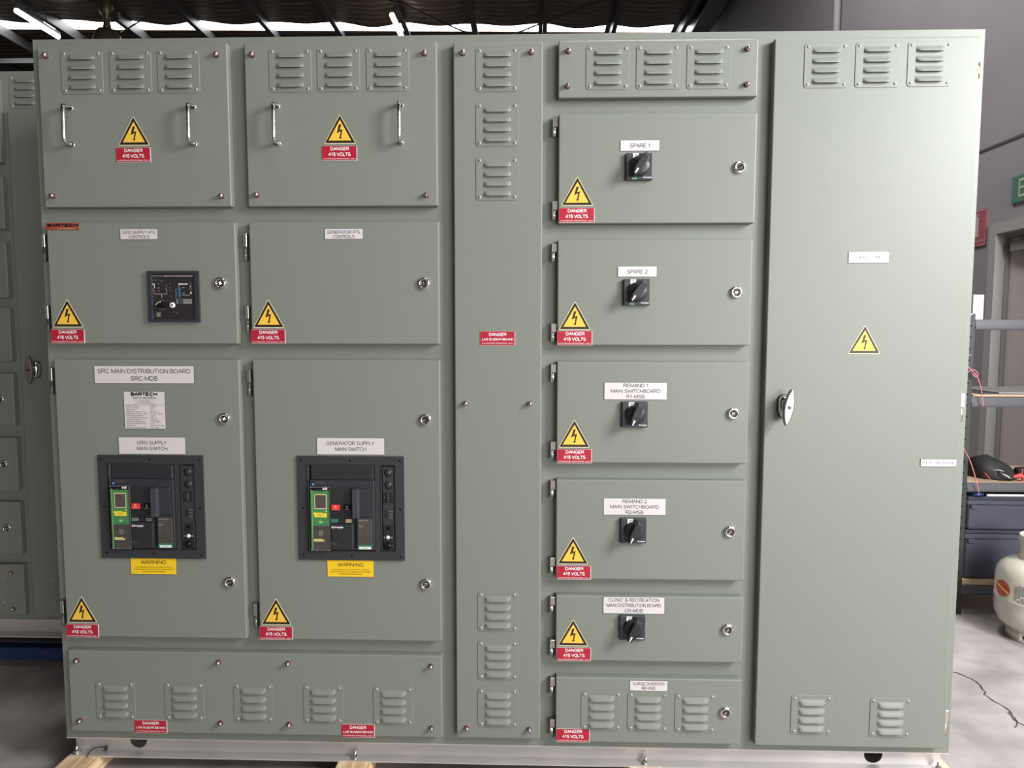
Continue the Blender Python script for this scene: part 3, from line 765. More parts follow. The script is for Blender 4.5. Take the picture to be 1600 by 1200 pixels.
# circuit breakers
def breaker(x0, z1, label, door, idx):
    """x0, z1 = upper left corner of the bezel; k maps the drawing grid to metres"""
    kx, kz = .2705e-3, .2750e-3
    U = lambda u: x0 + (u-42)*kx
    V = lambda v: z1 - (v-85)*kz
    x1, z0 = U(1153), V(1165)
    root = put('circuit_breaker', None, ((x0+x1)/2, F, z0), sb, label)
    cut = MB().box(U(150), U(845), F-.01, -.001, V(1062), V(183), 'deep').box(U(915), U(1053), F-.01, -.001, V(1062), V(183), 'deep')
    carve(door, cut)
    YF = F - .006
    bz = MB()
    A0, A1, B0, B1, T, Bt = 138, 853, 905, 1062, 173, 1070
    bz.box(x0, x1, YF, F, V(T), z1, 'dark'); bz.box(x0, x1, YF, F, z0, V(Bt), 'dark')
    bz.box(x0, U(A0), YF, F, V(Bt), V(T), 'dark'); bz.box(U(A1), U(B0), YF, F, V(Bt), V(T), 'dark')
    bz.box(U(B1), x1, YF, F, V(Bt), V(T), 'dark')
    # black floors in both pockets, gap shadow put into the colour
    for a, b in ((150, 845), (915, 1053)):
        bz.box(U(a), U(b), -.0018, -.0012, V(1062), V(183), 'deep')
    for a, b in ((138, 853), (905, 1062)):       # black inner lips
        bz.box(U(a)-.0005, U(a)+.0018, YF-.0006, F, V(1070), V(173), 'black'); bz.box(U(b)-.0018, U(b)+.0005, YF-.0006, F, V(1070), V(173), 'black')
        bz.box(U(a), U(b), YF-.0006, F, V(173)-.0018, V(173)+.0005, 'black'); bz.box(U(a), U(b), YF-.0006, F, V(1070)-.0005, V(1070)+.0018, 'black')
    for u, v in ((83, 125), (597, 128), (1113, 128), (90, 620), (1113, 630), (95, 1110), (600, 1115), (1110, 1123)):
        bz.lathe([(.0030, 0), (.0028, .0006), (0, .0007)], 'deep', (U(u), YF, V(v)), seg=12)
    build('bezel', bz, ((x0+x1)/2, YF, z0), root)
    s1 = 15                                # drawing units the raised body sits to the right of its picture outline
    P1, P2 = F-.007, F-.011
    V = lambda v: z1 - (v-92)*kz           # raised pieces
    b = MB()
    b.box(U(186), U(838), P1, -.002, V(335), V(186), 'dark', .0012, 1)
    b.box(U(188), U(824), P1-.0004, P1+.002, V(330), V(192), 'dark2', .0006, 1)
    b.box(U(176), U(846), P2, -.002, V(1058), V(335), 'blueblack', .002, 2)
    b.box(U(400), U(612), P2-.0012, P2+.002, V(575), V(412), 'dark2', .001, 1)
    b.box(U(400), U(612), P2-.0016, P2+.002, V(720), V(585), 'black', .001, 1)
    b.box(U(396), U(622), P2-.0045, P2+.002, V(1052), V(782), 'dark2', .0022, 2)
    b.box(U(402), U(612), P2-.0020, P2+.002, V(776), V(732), 'black', .001, 1)
    b.rect(U(636), U(660), V(1035), V(722), P2-.0003, 'deep')
    b.prism([(U(750) + x, V(565) + z) for x, z in rounded(118*kx, 300*kz, .006)], P2+.001, P2-.0008, 'black', .0004, 1)
    b.prism([(U(750) + x, V(565) + z) for x, z in rounded(106*kx, 286*kz, .0055)], P2+.001, P2-.0014, 'blueblack', .0004, 1)
    yy = P2-.0048
    b.text('Schneider', U(400), V(817), yy, 'whiteprint', 124*kx, .0062, .022, 'L')
    b.text('Electric', U(462), V(834), yy, 'greyprint', 52*kx, .0030, .0, 'L')
    b.text('MTZ2 12 H1', U(408), V(990), yy, 'greyprint', 62*kx, .0032, .0, 'L')
    b.line([(U(396), V(1000)), (U(396), V(975))], .0006, yy, 'greyprint')
    b.rect(U(232), U(345), V(372), V(350), P2-.0002, 'brownplate')
    b.disc(U(212), V(380), .0042, P2-.0004, 'bluedim', 14); b.rect(U(204), U(222), V(388), V(370), P2-.0006, 'bluedot')
    build('breaker_body', b, ((U(510)), P2, V(1058)), root)
    # trip unit with its clear cover
    C0, C1, Y3 = 190, 388, F-.0175
    g = MB()
    g.box(U(C0), U(C1), Y3, P2+.001, V(1056), V(402), 'brownplate', .0015, 1)
    g.rect(U(C0+3), U(C1-4), V(802), V(440), Y3-.0003, 'green')
    g.rect(U(C0+3), U(C0+16), V(1050), V(430), Y3-.0005, 'green'); g.rect(U(C0+15), U(C0+18), V(1050), V(430), Y3-.0006, 'lightgreen')
    g.box(U(C0-4), U(C0+1), Y3+.0005, P2+.002, V(1050), V(410), 'green')
    g.rect(U(C0+3), U(C1-4), V(436), V(404), Y3-.0004, 'deep')
    g.rect(U(C0+45), U(C1-60), V(442), V(420), Y3-.0005, 'black')
    g.rect(U(C0+128), U(C0+175), V(428), V(408), Y3-.0007, 'whiteprint'); g.disc(U(C0+150), V(410), .0022, Y3-.0009, 'black', 10)
    g.rect(U(C0+40), U(C0+166), V(628), V(474), Y3-.0005, 'paleyellow'); g.rect(U(C0+47), U(C0+159), V(620), V(482), Y3-.0007, 'lcd')
    for q in range(4): g.disc(U(C0+45+26*q), V(650), .0008, Y3-.0006, 'lightgreen', 8)
    g.disc(U(C0+160), V(650), .0026, Y3-.0006, 'creamtag' if idx == 0 else 'lightgreen', 10)
    g.rect(U(C0+36), U(C0+166), V(714), V(670), Y3-.0006, 'yellowtag'); g.rect(U(C0+24), U(C0+120), V(684), V(664), Y3-.0005, 'yellowtag')
    g.text('MICROLOGIC', U(C0+100), V(684), Y3-.0009, 'inkgrey', 70*kx, .0026); g.text('7.0 X', U(C0+100), V(700), Y3-.0009, 'inkgrey', 50*kx, .0026)
    g.text('I', U(C0+100), V(736), Y3-.0006, 'lightgreen', cap=.003)
    g.rect(U(C0+84), U(C0+118), V(772), V(752), Y3-.0006, 'lightgreen')
    for q in range(3): g.line([(U(C0+86), V(756+5*q)), (U(C0+116), V(756+5*q))], .0004, Y3-.0008, 'green')
    g.rect(U(C0+140), U(C0+150), V(793), V(783), Y3-.0006, 'black')
    g.rect(U(C0+20), U(C1-4), V(1050), V(806), Y3-.0004, 'brownplate')
    g.rect(U(C0+80), U(C0+124), V(904), V(852), Y3-.0006, 'greyprint'); g.disc(U(C0+102), V(878), .0036, Y3-.0008, 'slate', 12, .0024)
    g.text('Test', U(C0+28), V(888), Y3-.0006, 'greyprint', 36*kx, .003, 0, 'L')
    g.rect(U(C0+26), U(C0+136), V(966), V(948), Y3-.0006, 'creamtag'); g.rect(U(C0+26), U(C0+118), V(950), V(936), Y3-.0007, 'creamtag')
    g.text('Ready', U(C0+70), V(1020), Y3-.0006, 'greyprint', 40*kx, .003)
    # cover rim, caught light put into its paler grey
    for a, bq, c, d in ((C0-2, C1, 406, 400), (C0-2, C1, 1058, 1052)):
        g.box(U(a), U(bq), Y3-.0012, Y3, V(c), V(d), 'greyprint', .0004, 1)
    g.box(U(C1-4), U(C1), Y3-.0012, Y3, V(1056), V(402), 'dark')
    for u, v in ((C0+2, 1052), (C0+60, 1056), (C1-10, 1054), (C0+2, 404), (C1-40, 402)): g.lathe([(.0015, 0), (.0012, .0005), (0, .0007)], 'inkpale', (U(u), Y3-.0008, V(v)), seg=8)
    build('trip_unit', g, (U(290), Y3, V(1056)), root, 'green trip unit with a small display')
    r = MB().box(U(400), U(488), P2-.0042, P2+.001, V(643), V(586), 'redbtn', .001, 1)
    r.disc(U(445), V(606), .0034, P2-.0045, 'whiteprint', 16, .0023); r.text('push OFF', U(445), V(631), P2-.0045, 'whiteprint', 46*kx, .0020)
    build('off_button', r, (U(440), P2, V(643)), root, 'red push button')
    r = MB().box(U(532), U(608), P2-.0042, P2+.001, V(643), V(586), 'deep', .001, 1)
    r.rect(U(562), U(569), V(616), V(596), P2-.0045, 'whiteprint'); r.text('push ON', U(566), V(631), P2-.0045, 'whiteprint', 42*kx, .0020)
    build('on_button', r, (U(566), P2, V(643)), root, 'black push button')
    wn = MB()
    wn.rect(U(404), U(470), V(770), V(736), P2-.0024, 'greenprint' if idx else 'greyprint'); wn.text('OFF OK', U(436), V(753), P2-.0027, 'greyprint', 44*kx, .0036)
    wn.rect(U(399), U(402), V(778), V(735), P2-.0026, 'bluedot')
    build('status_display', wn, (U(436), P2, V(753)), root)
    wn = MB()
    wn.rect(U(548), U(608), V(770), V(736), P2-.0024, 'creamtag' if idx else 'greyprint'); wn.text('discharged', U(578), V(753), P2-.0027, 'inkgrey', 46*kx, .003)
    build('status_display', wn, (U(578), P2, V(753)), root)
    h = MB()
    Yh = F-.028
    h.box(U(628), U(698), Yh, P2, V(716), V(420), 'slate', .002, 2)
    h.box(U(616), U(632), Yh+.006, P2, V(712), V(412), 'black', .0015, 1)
    h.box(U(632), U(700), Yh-.001, P2-.006, V(424), V(408), 'dark', .002, 2)
    build('charging_handle', h, (U(668), Yh, V(716)), root, 'tall slate grey lever')
    rp = MB().box(U(668), U(822), P2-.002, P2+.001, V(1052), V(732), 'brownplate', .001, 1)
    Yr = P2-.0023
    rp.text('MTZ2 12 H1', U(684), V(748), Yr, 'inkpale', 96*kx, .0038, .01, 'L')
    for q, (uu, ww) in enumerate(((684, 100), (684, 84), (684, 110), (684, 60))): rp.rect(U(uu), U(uu+ww), V(768+9*q)-.0005, V(768+9*q), Yr, 'greyprint')
    rp.text('Icu Ics', U(684), V(808), Yr, 'inkpale', 44*kx, .0036, .02, 'L')
    for q in range(7):
        rp.rect(U(680), U(714+ (q % 3)*10), V(826+10*q)-.0004, V(826+10*q), Yr, 'greyprint'); rp.rect(U(750), U(780+(q % 2)*14), V(824+9*q)-.0004, V(824+9*q), Yr, 'greyprint')
    rp.rect(U(674), U(818), V(897), V(895), Yr, 'greyprint')
    rp.rect(U(670), U(820), V(1050), V(1004), Yr, 'greenprint'); rp.rect(U(684), U(808), V(1046), V(1020), Yr-.0002, 'whiteprint')
    rp.text('61439', U(746), V(1033), Yr-.0004, 'greenprint', 50*kx, .003)
    build('rating_plate', rp, (U(745), P2, V(1052)), root, 'grey data plate with a green foot')
    V = lambda v: z1 - (v-85)*kz
    a = MB(); Ya = F-.004
    a.box(U(926), U(1046), Ya, -.002, V(1056), V(190), 'dark', .0012, 1)
    for v in (256, 384):
        a.lathe([(.0128, 0), (.0122, .0012), (.0112, .0012), (.0108, -.0008), (.0105, .0004), (0, .0008)], 'dark2', (U(984), Ya, V(v)), seg=24)
    a.box(U(936), U(1040), Ya-.002, Ya, V(562), V(456), 'black', .001, 1); a.box(U(978), U(994), Ya-.006, Ya-.001, V(556), V(464), 'dark', .001, 1)
    a.text('A', U(952), V(505), Ya-.0023, 'greyprint', cap=.0045)
    a.box(U(950), U(985), Ya-.001, Ya, V(722), V(646), 'black')
    for q, v in enumerate((652, 682, 716)):
        a.text(('CH', '-0+', 'MCH')[q], U(1012), V(v), Ya-.0003, 'inkpale', 40*kx, .0026)
    a.box(U(934), U(1040), Ya-.0022, Ya, V(1046), V(792), 'black', .001, 1)
    a.disc(U(980), V(828), .0056, Ya-.0025, 'deep', 16)
    a.disc(U(946), V(922), .0024, Ya-.0025, 'inkpale', 10, .0014); a.disc(U(1020), V(922), .0026, Ya-.0025, 'inkpale', 10, .0014)
    a.lathe([(.0055, 0), (.005, .003), (0, .0034)], 'whiteprint', (U(980), Ya-.002, V(922)), seg=14)
    a.disc(U(1003), V(998), .0014, Ya-.0095, 'inkpale', 8)
    a.lathe([(.0105, 0), (.0100, .006), (.0085, .0070), (0, .0070)], 'deep', (U(976), Ya-.0022, V(1008)), seg=20)
    build('key_strip', a, (U(985), Ya, V(1056)), root, 'narrow strip of round caps and key switch')
    return root
breaker(.151, .8515, 'black framed grid supply circuit breaker', c5, 0)
breaker(.7200, .8525, 'black framed generator supply circuit breaker', c6, 1)

# automatic transfer controller on the grid supply controls door
def controller(x0, z1):
    k1, k2 = .1425e-3, .1395e-3
    U = lambda u: x0 + (u-125)*k1
    V = lambda v: z1 - (v-100)*k2
    root = put('transfer_controller', None, (x0+.0715, F, z1-.14), sb, 'square black transfer switch controller')
    f = MB(); Y0 = F-.010
    f.box(U(125), U(1130), F-.004, F, V(1105), V(100), 'blueblack', .001, 1)
    f.box(U(125), U(195), Y0, F-.0041, V(1055), V(158), 'blueblack'); f.box(U(1060), U(1130), Y0, F-.0041, V(1055), V(158), 'blueblack')
    f.box(U(125), U(1130), Y0, F-.0041, V(158), V(100), 'blueblack'); f.box(U(125), U(1130), Y0, F-.0041, V(1105), V(1055), 'blueblack')
    f.box(U(196), U(206), Y0+.001, F, V(1050), V(162), 'slate'); f.box(U(1044), U(1058), Y0+.001, F, V(1050), V(162), 'slate')
    build('controller_frame', f, (x0+.0715, Y0, z1-.14), root)
    p = MB(); Yp = F-.005
    p.box(U(200), U(1055), Yp, F-.0035, V(1052), V(160), 'panelblack')
    y = Yp-.0003
    p.text('Schneider', U(214), V(192), y, 'inkpale', 200*k1, .0030, .01, 'L'); p.text('Electric', U(262), V(222), y, 'greyprint', 60*k1, .0018, 0, 'L')
    p.rect(U(425), U(1010), V(206), V(188), y, 'inkpale')
    p.text('AUTOMATIC SOURCE', U(214), V(270), y, 'greyprint', 120*k1, .0022, 0, 'L'); p.text('TRANSFER UNIT', U(214), V(294), y, 'greyprint', 80*k1, .0022, 0, 'L')
    p.rect(U(350), U(420), V(302), V(290), y, 'greyprint')
    wl = .0011
    p.rect(U(206), U(228), V(375), V(335), y, 'inkpale')
    p.line([(U(244), V(350)), (U(250), V(430))], .0018, y, 'whiteprint'); p.line([(U(218), V(448)), (U(240), V(492)), (U(244), V(548)), (U(488), V(550)), (U(488), V(492)), (U(462), V(440))], wl, y, 'inkpale')
    p.line([(U(478), V(360)), (U(488), V(430))], .0012, y, 'greyprint'); p.line([(U(384), V(550)), (U(384), V(630))], .0014, y, 'inkpale')
    for u, v in ((328, 350), (328, 432), (328, 490), (552, 350), (552, 432), (552, 490), (566, 605)): p.rect(U(u-14), U(u+14), V(v+6), V(v-6), y, 'inkpale' if u < 400 else 'greyprint')
    for t, u, v in (('MAN', 240, 605), ('STOP', 250, 672), ('GEN', 262, 702), ('AUTO', 500, 676), ('TEST', 252, 828), ('OK', 510, 825)): p.text(t, U(u+8), V(v), y, 'greyprint', cap=.0020)
    p.rect(U(720), U(900), V(365), V(345), y, 'whiteprint'); p.text('415V', U(830), V(355), y-.0002, 'inkgrey', 50*k1, .0018)
    p.line([(U(728), V(366)), (U(728), V(410))], wl, y, 'inkpale')
    for v in (430, 474, 520, 570, 604):
        p.rect(U(712), U(762), V(v+20), V(v-20), y, 'bluedim')
    for v in (462, 518, 572): p.disc(U(737), V(v), .0026, y-.0002, 'bluedot', 14, .0018)
    for v, ww in ((428, 54), (535, 60), (572, 150)): p.rect(U(786), U(786+ww), V(v+4), V(v-4), y, 'inkpale')
    for u, v in ((956, 355), (960, 462)): p.disc(U(u), V(v), .0040, y, 'greyprint', 16, .0033)
    p.disc(U(956), V(410), .0016, y, 'whiteprint', 8); p.rect(U(950), U(972), V(552), V(508), y, 'whiteprint')
    p.line([(U(668), V(455)), (U(668), V(628))], .0022, y, 'greyprint'); p.line([(U(668), V(455)), (U(700), V(455))], .001, y, 'greyprint')
    p.rect(U(668), U(976), V(742), V(648), y, 'greyprint'); p.rect(U(702), U(802), V(738), V(652), y-.0002, 'slate')
    p.disc(U(740), V(697), .0032, y-.0004, 'bluedim', 12); p.rect(U(820), U(960), V(734), V(726), y-.0002, 'inkpale'); p.rect(U(790), U(850), V(664), V(658), y-.0002, 'inkpale')
    p.rect(U(268), U(352), V(1000), V(912), y, 'greyprint')
    p.line([(U(612), V(905)), (U(680), V(915))], .0006, y, 'greyprint'); p.rect(U(655), U(680), V(932), V(920), y, 'greyprint')
    p.disc(U(388), V(765), .0125, y, 'inkpale', 28, .0118)
    build('fascia', p, (x0+.0715, Yp, z1-.14), root)
    kn = MB(); kn.lathe([(.0115, 0), (.0112, .003), (.0095, .0036), (.0090, .012), (0, .0122)], 'deep', (U(396), Yp, V(765)), seg=28)
    kn.box(U(330), U(440), Yp-.0145, Yp, V(800), V(735), 'deep', .002, 2, rot=('Y', R(-18), (U(396), Yp, V(765))))
    kn.line([(U(318), V(768)), (U(365), V(720)), (U(420), V(712))], .0014, Yp-.0150, 'whiteprint')
    build('selector_knob', kn, (U(396), Yp, V(765)), root, 'black selector knob with a white line')
    ks = MB(); ks.lathe([(.0078, 0), (.0072, .003), (.0064, .0036), (0, .0036)], 'whiteprint', (U(590), Yp, V(770)), seg=24)
    ks.rect(U(568), U(614), V(782), V(756), Yp-.0039, 'ink')
    build('key_switch', ks, (U(590), Yp, V(770)), root, 'round pale key switch')
controller(.3155, 1.366)

# bottom left cover
c7 = door_obj('cover_panel', .033, 1.123, .033, .277, 'long bolted cover along the bottom left')
vents(c7, [(.170, .1290), (.373, .1290), (.576, .1285), (.779, .1285), (.982, .1270)])
studs(c7, [(.062, .248), (.478, .249), (.680, .249), (1.092, .247), (.063, .067), (.478, .067), (.679, .066), (1.092, .063)])
dbus(c7, .271, .052); dbus(c7, .879, .050)

# busbar cover
c8 = door_obj('cover_panel', 1.164, 1.404, .034, 1.969, 'tall narrow busbar cover')
vents(c8, [(1.282, 1.898), (1.282, 1.755), (1.282, 1.612), (1.283, .410), (1.283, .267), (1.283, .126)])
studs(c8, [(1.191, 1.941), (1.374, 1.941), (1.194, 1.002), (1.372, 1.002), (1.194, .065), (1.373, .064)])
dbus(c8, 1.283, 1.182)

c9 = door_obj('cover_panel', 1.445, 1.972, 1.823, 1.971, 'short bolted cover above the switch doors')
vents(c9, [(1.576, 1.9005), (1.709, 1.9005), (1.842, 1.9005)])
studs(c9, [(1.472, 1.943), (1.943, 1.944), (1.471, 1.853), (1.943, 1.853)])

# rotary handle switches
def rotary(x, z, txt, ang, reset):
    root = put('rotary_switch', None, (x, F, z-.036), sb, txt)
    p = MB(); w = .0355; Yp = F-.012
    p.box(x-w, x+w, Yp, F, z-w, z+w, 'slate', .0022, 2)
    p.rect(x-w+.002, x+w-.002, z-w+.002, z+w-.002, Yp-.0002, 'dark')
    y = Yp-.0005
    p.poly([(x-.0175, z+w-.001), (x-.002, z+w-.001), (x-.003, z+.0255), (x-.0175, z+.0175)], y, 'whiteprint')
    p.text('On', x-.0090, z+.0300, y-.0002, 'ink', .009, .0034, .01); p.rect(x-.0115, x-.0095, z+.0215, z+.0260, y-.0002, 'ink')
    arc = [(x-.028*math.cos(R(a))-.0005, z-.028*math.sin(R(a))) for a in range(-20, 62, 8)]
    p.line(arc, .0010, y, 'inkpale'); p.line([(x-.031, z-.0150), (x-.026, z-.0165)], .001, y, 'greyprint')
    p.text('Tripped', x-.0290, z-.0040, y, 'greyprint', .0035, .0022)
    if reset: p.rect(x-.0195, x-.006, z-w+.001, z-w+.0085, y, 'greenprint'); p.text('Reset', x-.0128, z-w+.0045, y-.0003, 'whiteprint', .0105, .0034)
    else: p.text('Off', x-.0165, z-w+.0045, y, 'inkpale', .006, .0034)
    p.text('Schneider', x+.0215, z-w+.0068, y, 'whiteprint', .0215, .0036, .02); p.text('Electric', x+.0240, z-w+.0034, y, 'inkpale', .010, .0018)
    build('faceplate', p, (x, Yp, z-w), root, 'square charcoal plate with white markings')
    kb = MB()
    kb.lathe([(.0265, 0), (.0262, .010), (.0245, .0125), (.012, .0135), (0, .0135)], 'black', (0, 0, 0), seg=36)
    out = [(-.0070, .034), (.0070, .034), (.0105, .015), (.0105, -.012), (.0052, -.030), (-.0052, -.030), (-.0105, -.012), (-.0105, .015)]
    kb.prism(out, -.006, -.030, 'black', .0025, 2)
    kb.prism([(-.0065, .026), (.0065, .026), (.0065, .0325), (-.0065, .0325)], -.030, -.0306, 'slate')
    kb.poly([(-.0013, -.014), (.0013, -.014), (.0022, -.0165), (.0011, -.0285), (-.0011, -.0285), (-.0022, -.0165)], -.0303, 'whiteprint')
    kb.disc(0, -.0155, .0026, -.0304, 'whiteprint', 12)
    put('knob', kb.mesh('knob'), (x, Yp, z), root, 'black lever knob with a white pointer', rot=(0, R(ang), 0))
# feeder doors
feed = [('SPARE 1', 1.447, 1.974, 1.492, 1.782, (1.498, 1.578), (1.497, 1.514), 1.638, 1.640, (1.664, 1.697), 1),
        ('SPARE 2', 1.446, 1.971, 1.163, 1.449, (1.494, 1.244), (1.494, 1.183), 1.307, 1.307, (1.662, 1.363), 1),
        ('REMAND 1', 1.446, 1.971, .837, 1.119, (1.495, .919), (1.496, .856), .977, .974, (1.662, 1.038), 0),
        ('REMAND 2', 1.446, 1.971, .506, .790, (1.494, .588), (1.497, .525), .647, .649, (1.664, .715), 0),
        ('CLINIC & RECREATION', 1.447, 1.972, .269, .459, (1.496, .351), (1.499, .288), .367, .371, (1.666, .433), 0)]
HZ = [(1.750, 1.529), (1.416, 1.198), (1.086, .870), (.759, .539), (.425, .300)]
LM = {'SPARE 1': lab(.104, .028, [('SPARE 1', 0, .053, .0108)]), 'SPARE 2': lab(.105, .028, [('SPARE 2', 0, .055, .0108)]),
      'REMAND 1': lab(.171, .047, [('REMAND 1', .0152, .067, .0102), ('MAIN SWITCHBOARD', 0, .135, .0102), ('R1-MSB', -.0152, .050, .0102)]),
      'REMAND 2': lab(.172, .047, [('REMAND 2', .0152, .067, .0102), ('MAIN SWITCHBOARD', 0, .135, .0102), ('R2-MSB', -.0152, .050, .0102)]),
      'CLINIC & RECREATION': lab(.171, .048, [('CLINIC & RECREATION', .0152, .142, .0102), ('MAIN DISTRIBUTION BOARD', 0, .153, .0102), ('CR-MDB', -.0152, .051, .0102)])}
for i, (nm, x0, x1, z0, z1, t, dl, lz, rz, lb, rs) in enumerate(feed):
    d = door_obj('hinged_door', x0, x1, z0, z1, 'door marked ' + nm)
    tri(d, *t); d415(d, *dl); lock(d, 1.929, lz)
    for hz in HZ[i]: hinge(d, HSMALL, x0-.0005, hz)
    tag(d, LM[nm], *lb, 'white label reading ' + nm)
    rotary((1.662, 1.660, 1.660, 1.661, 1.662)[i], rz, 'black rotary handle under the %s label' % nm, (33, 36, 22, 25, 26)[i], rs)
d = door_obj('hinged_door', 1.448, 1.973, .028, .220, 'door marked SURGE DIVERTER BEHIND')
vents(d, [(1.578, .1225), (1.710, .1215), (1.844, .1205)]); d415(d, 1.498, .048); lock(d, 1.929, .125)
for hz in (.187, .064): hinge(d, HSMALL, 1.4475, hz)
tag(d, lab(.106, .030, [('SURGE DIVERTER', .0060, .089, .0088), ('BEHIND', -.0068, .039, .0088)]), 1.711, .199, 'white label reading SURGE DIVERTER BEHIND')

# cable zone door
cz = door_obj('hinged_door', 2.014, 2.545, .027, 1.971, 'tall wide door marked CABLE ZONE')
vents(cz, [(2.149, 1.900), (2.282, 1.9005), (2.417, 1.9015), (2.170, .121), (2.390, .117)])
put('warning_sign', TRI, (2.277, F, 1.180), cz, 'yellow and black triangular lightning warning sign')
tag(cz, lab(.107, .029, [('CABLE ZONE', 0, .068, .0086)], 'inkgrey'), 2.279, 1.400, 'white label reading CABLE ZONE')
tag(cz, lab(.096, .020, [('M.E.N. LINK BEHIND', 0, .087, .0084)], 'inkmen'), 2.489, .844, 'white label reading M.E.N. LINK BEHIND')
for hz in (1.907, .996, .098): hinge(cz, HRIGHT, 2.5455, hz)
def t_handle(x, z, y, par, tilt, yaw=0):
    root = par
    h = MB()
    # escutcheon
    E = [(math.copysign(abs(math.cos(a))**.75, math.cos(a))*.0185, math.copysign(abs(math.sin(a))**.75, math.sin(a))*.033) for a in [2*math.pi*k/28 for k in range(28)]]
    h.prism(E, 0, -.004, 'black')
    tb = bmesh.new(); LV = [(.95, .003), (.95, .008), (.90, .013), (.78, .017), (.60, .0195), (.40, .0205)]
    rg = [[tb.verts.new((a*k, -d, b*k)) for a, b in E] for k, d in LV]
    for p, q in zip(rg, rg[1:]):
        for i in range(len(E)): tb.faces.new((p[i], p[(i+1) % len(E)], q[(i+1) % len(E)], q[i]))
    tb.faces.new(rg[-1]); bmesh.ops.recalc_face_normals(tb, faces=tb.faces)
    h.merge(tb, 'chrome', True)
    h.lathe([(.0120, .016), (.0112, .028), (.0105, .034)], 'chrome', seg=24)
    def lens(sx, sz, n=14):
        P = []
        for k in range(n+1): t = -1 + 2*k/n; P.append((sx*(1-t*t)**.85*.9 + .0022, -sz*t))
        for k in range(n+1): t = 1 - 2*k/n; P.append((-sx*(1-t*t)**.85*.9 - .0022, -sz*t))
        return P
    g = MB()
    g.prism(lens(.0122, .049), -.032, -.043, 'satin', .0030, 2)
    g.lathe([(.0052, .0428), (.0048, .0440), (.0030, .0436), (0, .0436)], 'lockcore', seg=16)
    me = h.mesh('handle_base'); put('handle_base', me, (x, y, z), root, 'chrome boss with a black gasket', rot=(0, 0, 0))
    put('turn_handle', g.mesh('turn_handle'), (x, y, z), root, 'chrome lens-shaped turn handle', rot=(0, R(tilt), 0))
t_handle(2.066, .998, F, cz, 8)

# aluminium base channel
ch = MB().prism_along([(0, 0), (.045, 0), (.045, -.067), (.008, -.067), (.008, -.0625), (.040, -.0625), (.040, -.0045), (0, -.0045)], 'X', 0, 2.574, 'alu')
chan = build('base_channel', ch, (1.287, .04, -.067), sb, 'bare aluminium channel under the board')
rr = MB().box(.0, .005, .045, .405, -.067, -.0005, 'alu').box(2.569, 2.574, .045, .405, -.067, -.0005, 'alu').box(.0, 2.574, .405, .410, -.067, -.0005, 'alu')
build('base_frame', rr, (1.287, .2, -.067), sb)
carve(chan, MB().cyl((.192, -.05, -.030), (.192, .2, -.030), .0268, 'deep', seg=32).cyl((2.381, -.05, -.034), (2.381, .2, -.034), .0268, 'deep', seg=32))
bt = MB()
bt.lathe([(.0095, 0), (.0095, .0016), (.007, .0018)], 'zinc', axis='Z', seg=20)
bt.lathe([(.0075, .0016), (.0075, .0072), (.0062, .0078)], 'zinc', axis='Z', seg=6, smooth=False)
bt.cyl((0, 0, 0), (0, 0, .021), .0038, 'zinc', seg=12)
bt.box(-.010, .010, -.010, .010, -.0002, .0012, 'zinc')
BOLT = bt.mesh('bolt')
for x in (.012, .855, 1.713, 2.558): put('bolt', BOLT, (x, .022, -.0625), chan, 'zinc anchor bolt', rot=(0, R(4), 0))

# timber bearers on the floor under the channel
TB = MB().box(-.0495, .0495, -.155, .62, -.024, .024, 'timber', .002, 1).mesh('timber_bearer')
for x, txt in ((.040, 'pine timber bearer under the left end of the switchboard'), (.857, 'pine timber bearer below the left middle bolt of the channel'),
               (1.713, 'pine timber bearer below the right middle bolt of the channel'), (2.552, 'pine timber bearer under the right end of the switchboard')):
    thing('timber_bearer', txt, 'timber', (x, 0, -.091), 'timber bearers under the switchboard', TB)

ct = MB().tube([(.060, -.001, -.062), (.058, .010, -.056), (.061, .026, -.052), (.078, .034, -.052), (.094, .034, -.053)], .0016, 'cable', 8)
ct.box(.092, .098, .031, .037, -.0622, -.049, 'cable', .0008, 1)
solid('cable_tie', ct, 'small black cable tie lying on the channel lip at the left end', 'cable tie', (.075, .02, -.0625))

# ---------------------------------------------------------------- second board behind on the left
RY = .570; RF = RY - .025; RZ = .108
rb = thing('switchboard', 'second grey-green switchboard standing behind at the left edge', 'switchboard', (-.8, RY+.25, .04))
build('enclosure', MB().box(-1.75, .06, RY, RY+.5, RZ, 2.130, 'paint_rear', .002, 2), (-.8, RY, RZ), rb)
rows = [(1.803, 2.146-.045), (1.568, 1.756), (1.322, 1.525), (1.090, 1.285), (.853, 1.047), (.609, .808), (.368, .568)]
for i, (z0, z1) in enumerate(rows):
    d = door_obj('hinged_door', -1.055, -.527, z0, z1, None, RF, rb, 'paint_rear', RY)
    if i > 3: lock(d, -.577, (z0+z1)/2, RF)
d = door_obj('cover_panel', -1.055, -.527, .131, .329, None, RF, rb, 'paint_rear', RY)
studs(d, [(-.571, .296), (-.571, .158)], RF); vents(d, [(-.655, .231)], RF)
d = door_obj('hinged_door', -.496, .035, .125, 1.990, 'plain tall door with a chrome turn handle', RF, rb, 'paint_rear', RY)
t_handle(-.436, 1.061, RF, d, 0); vents(d, [(-.370, .225)], RF)
vents(rb, [(-.445, 2.057)], RY)
rc = MB()
rc.box(-1.75, .06, RY+.040, RY+.045, .040, RZ-.002, 'alu'); rc.box(-1.75, .06, RY-.002, RY+.045, RZ-.005, RZ, 'alu')
rc.box(-1.75, .06, RY-.002, RY+.042, .036, .041, 'alu'); rc.box(-1.75, .06, RY+.45, RY+.455, .036, RZ-.002, 'alu'); rc.box(-1.75, .06, RY+.455, RY+.48, .036, .041, 'alu')
build('base_channel', rc, (-.8, RY, .04), rb, 'bare aluminium channel under the board')
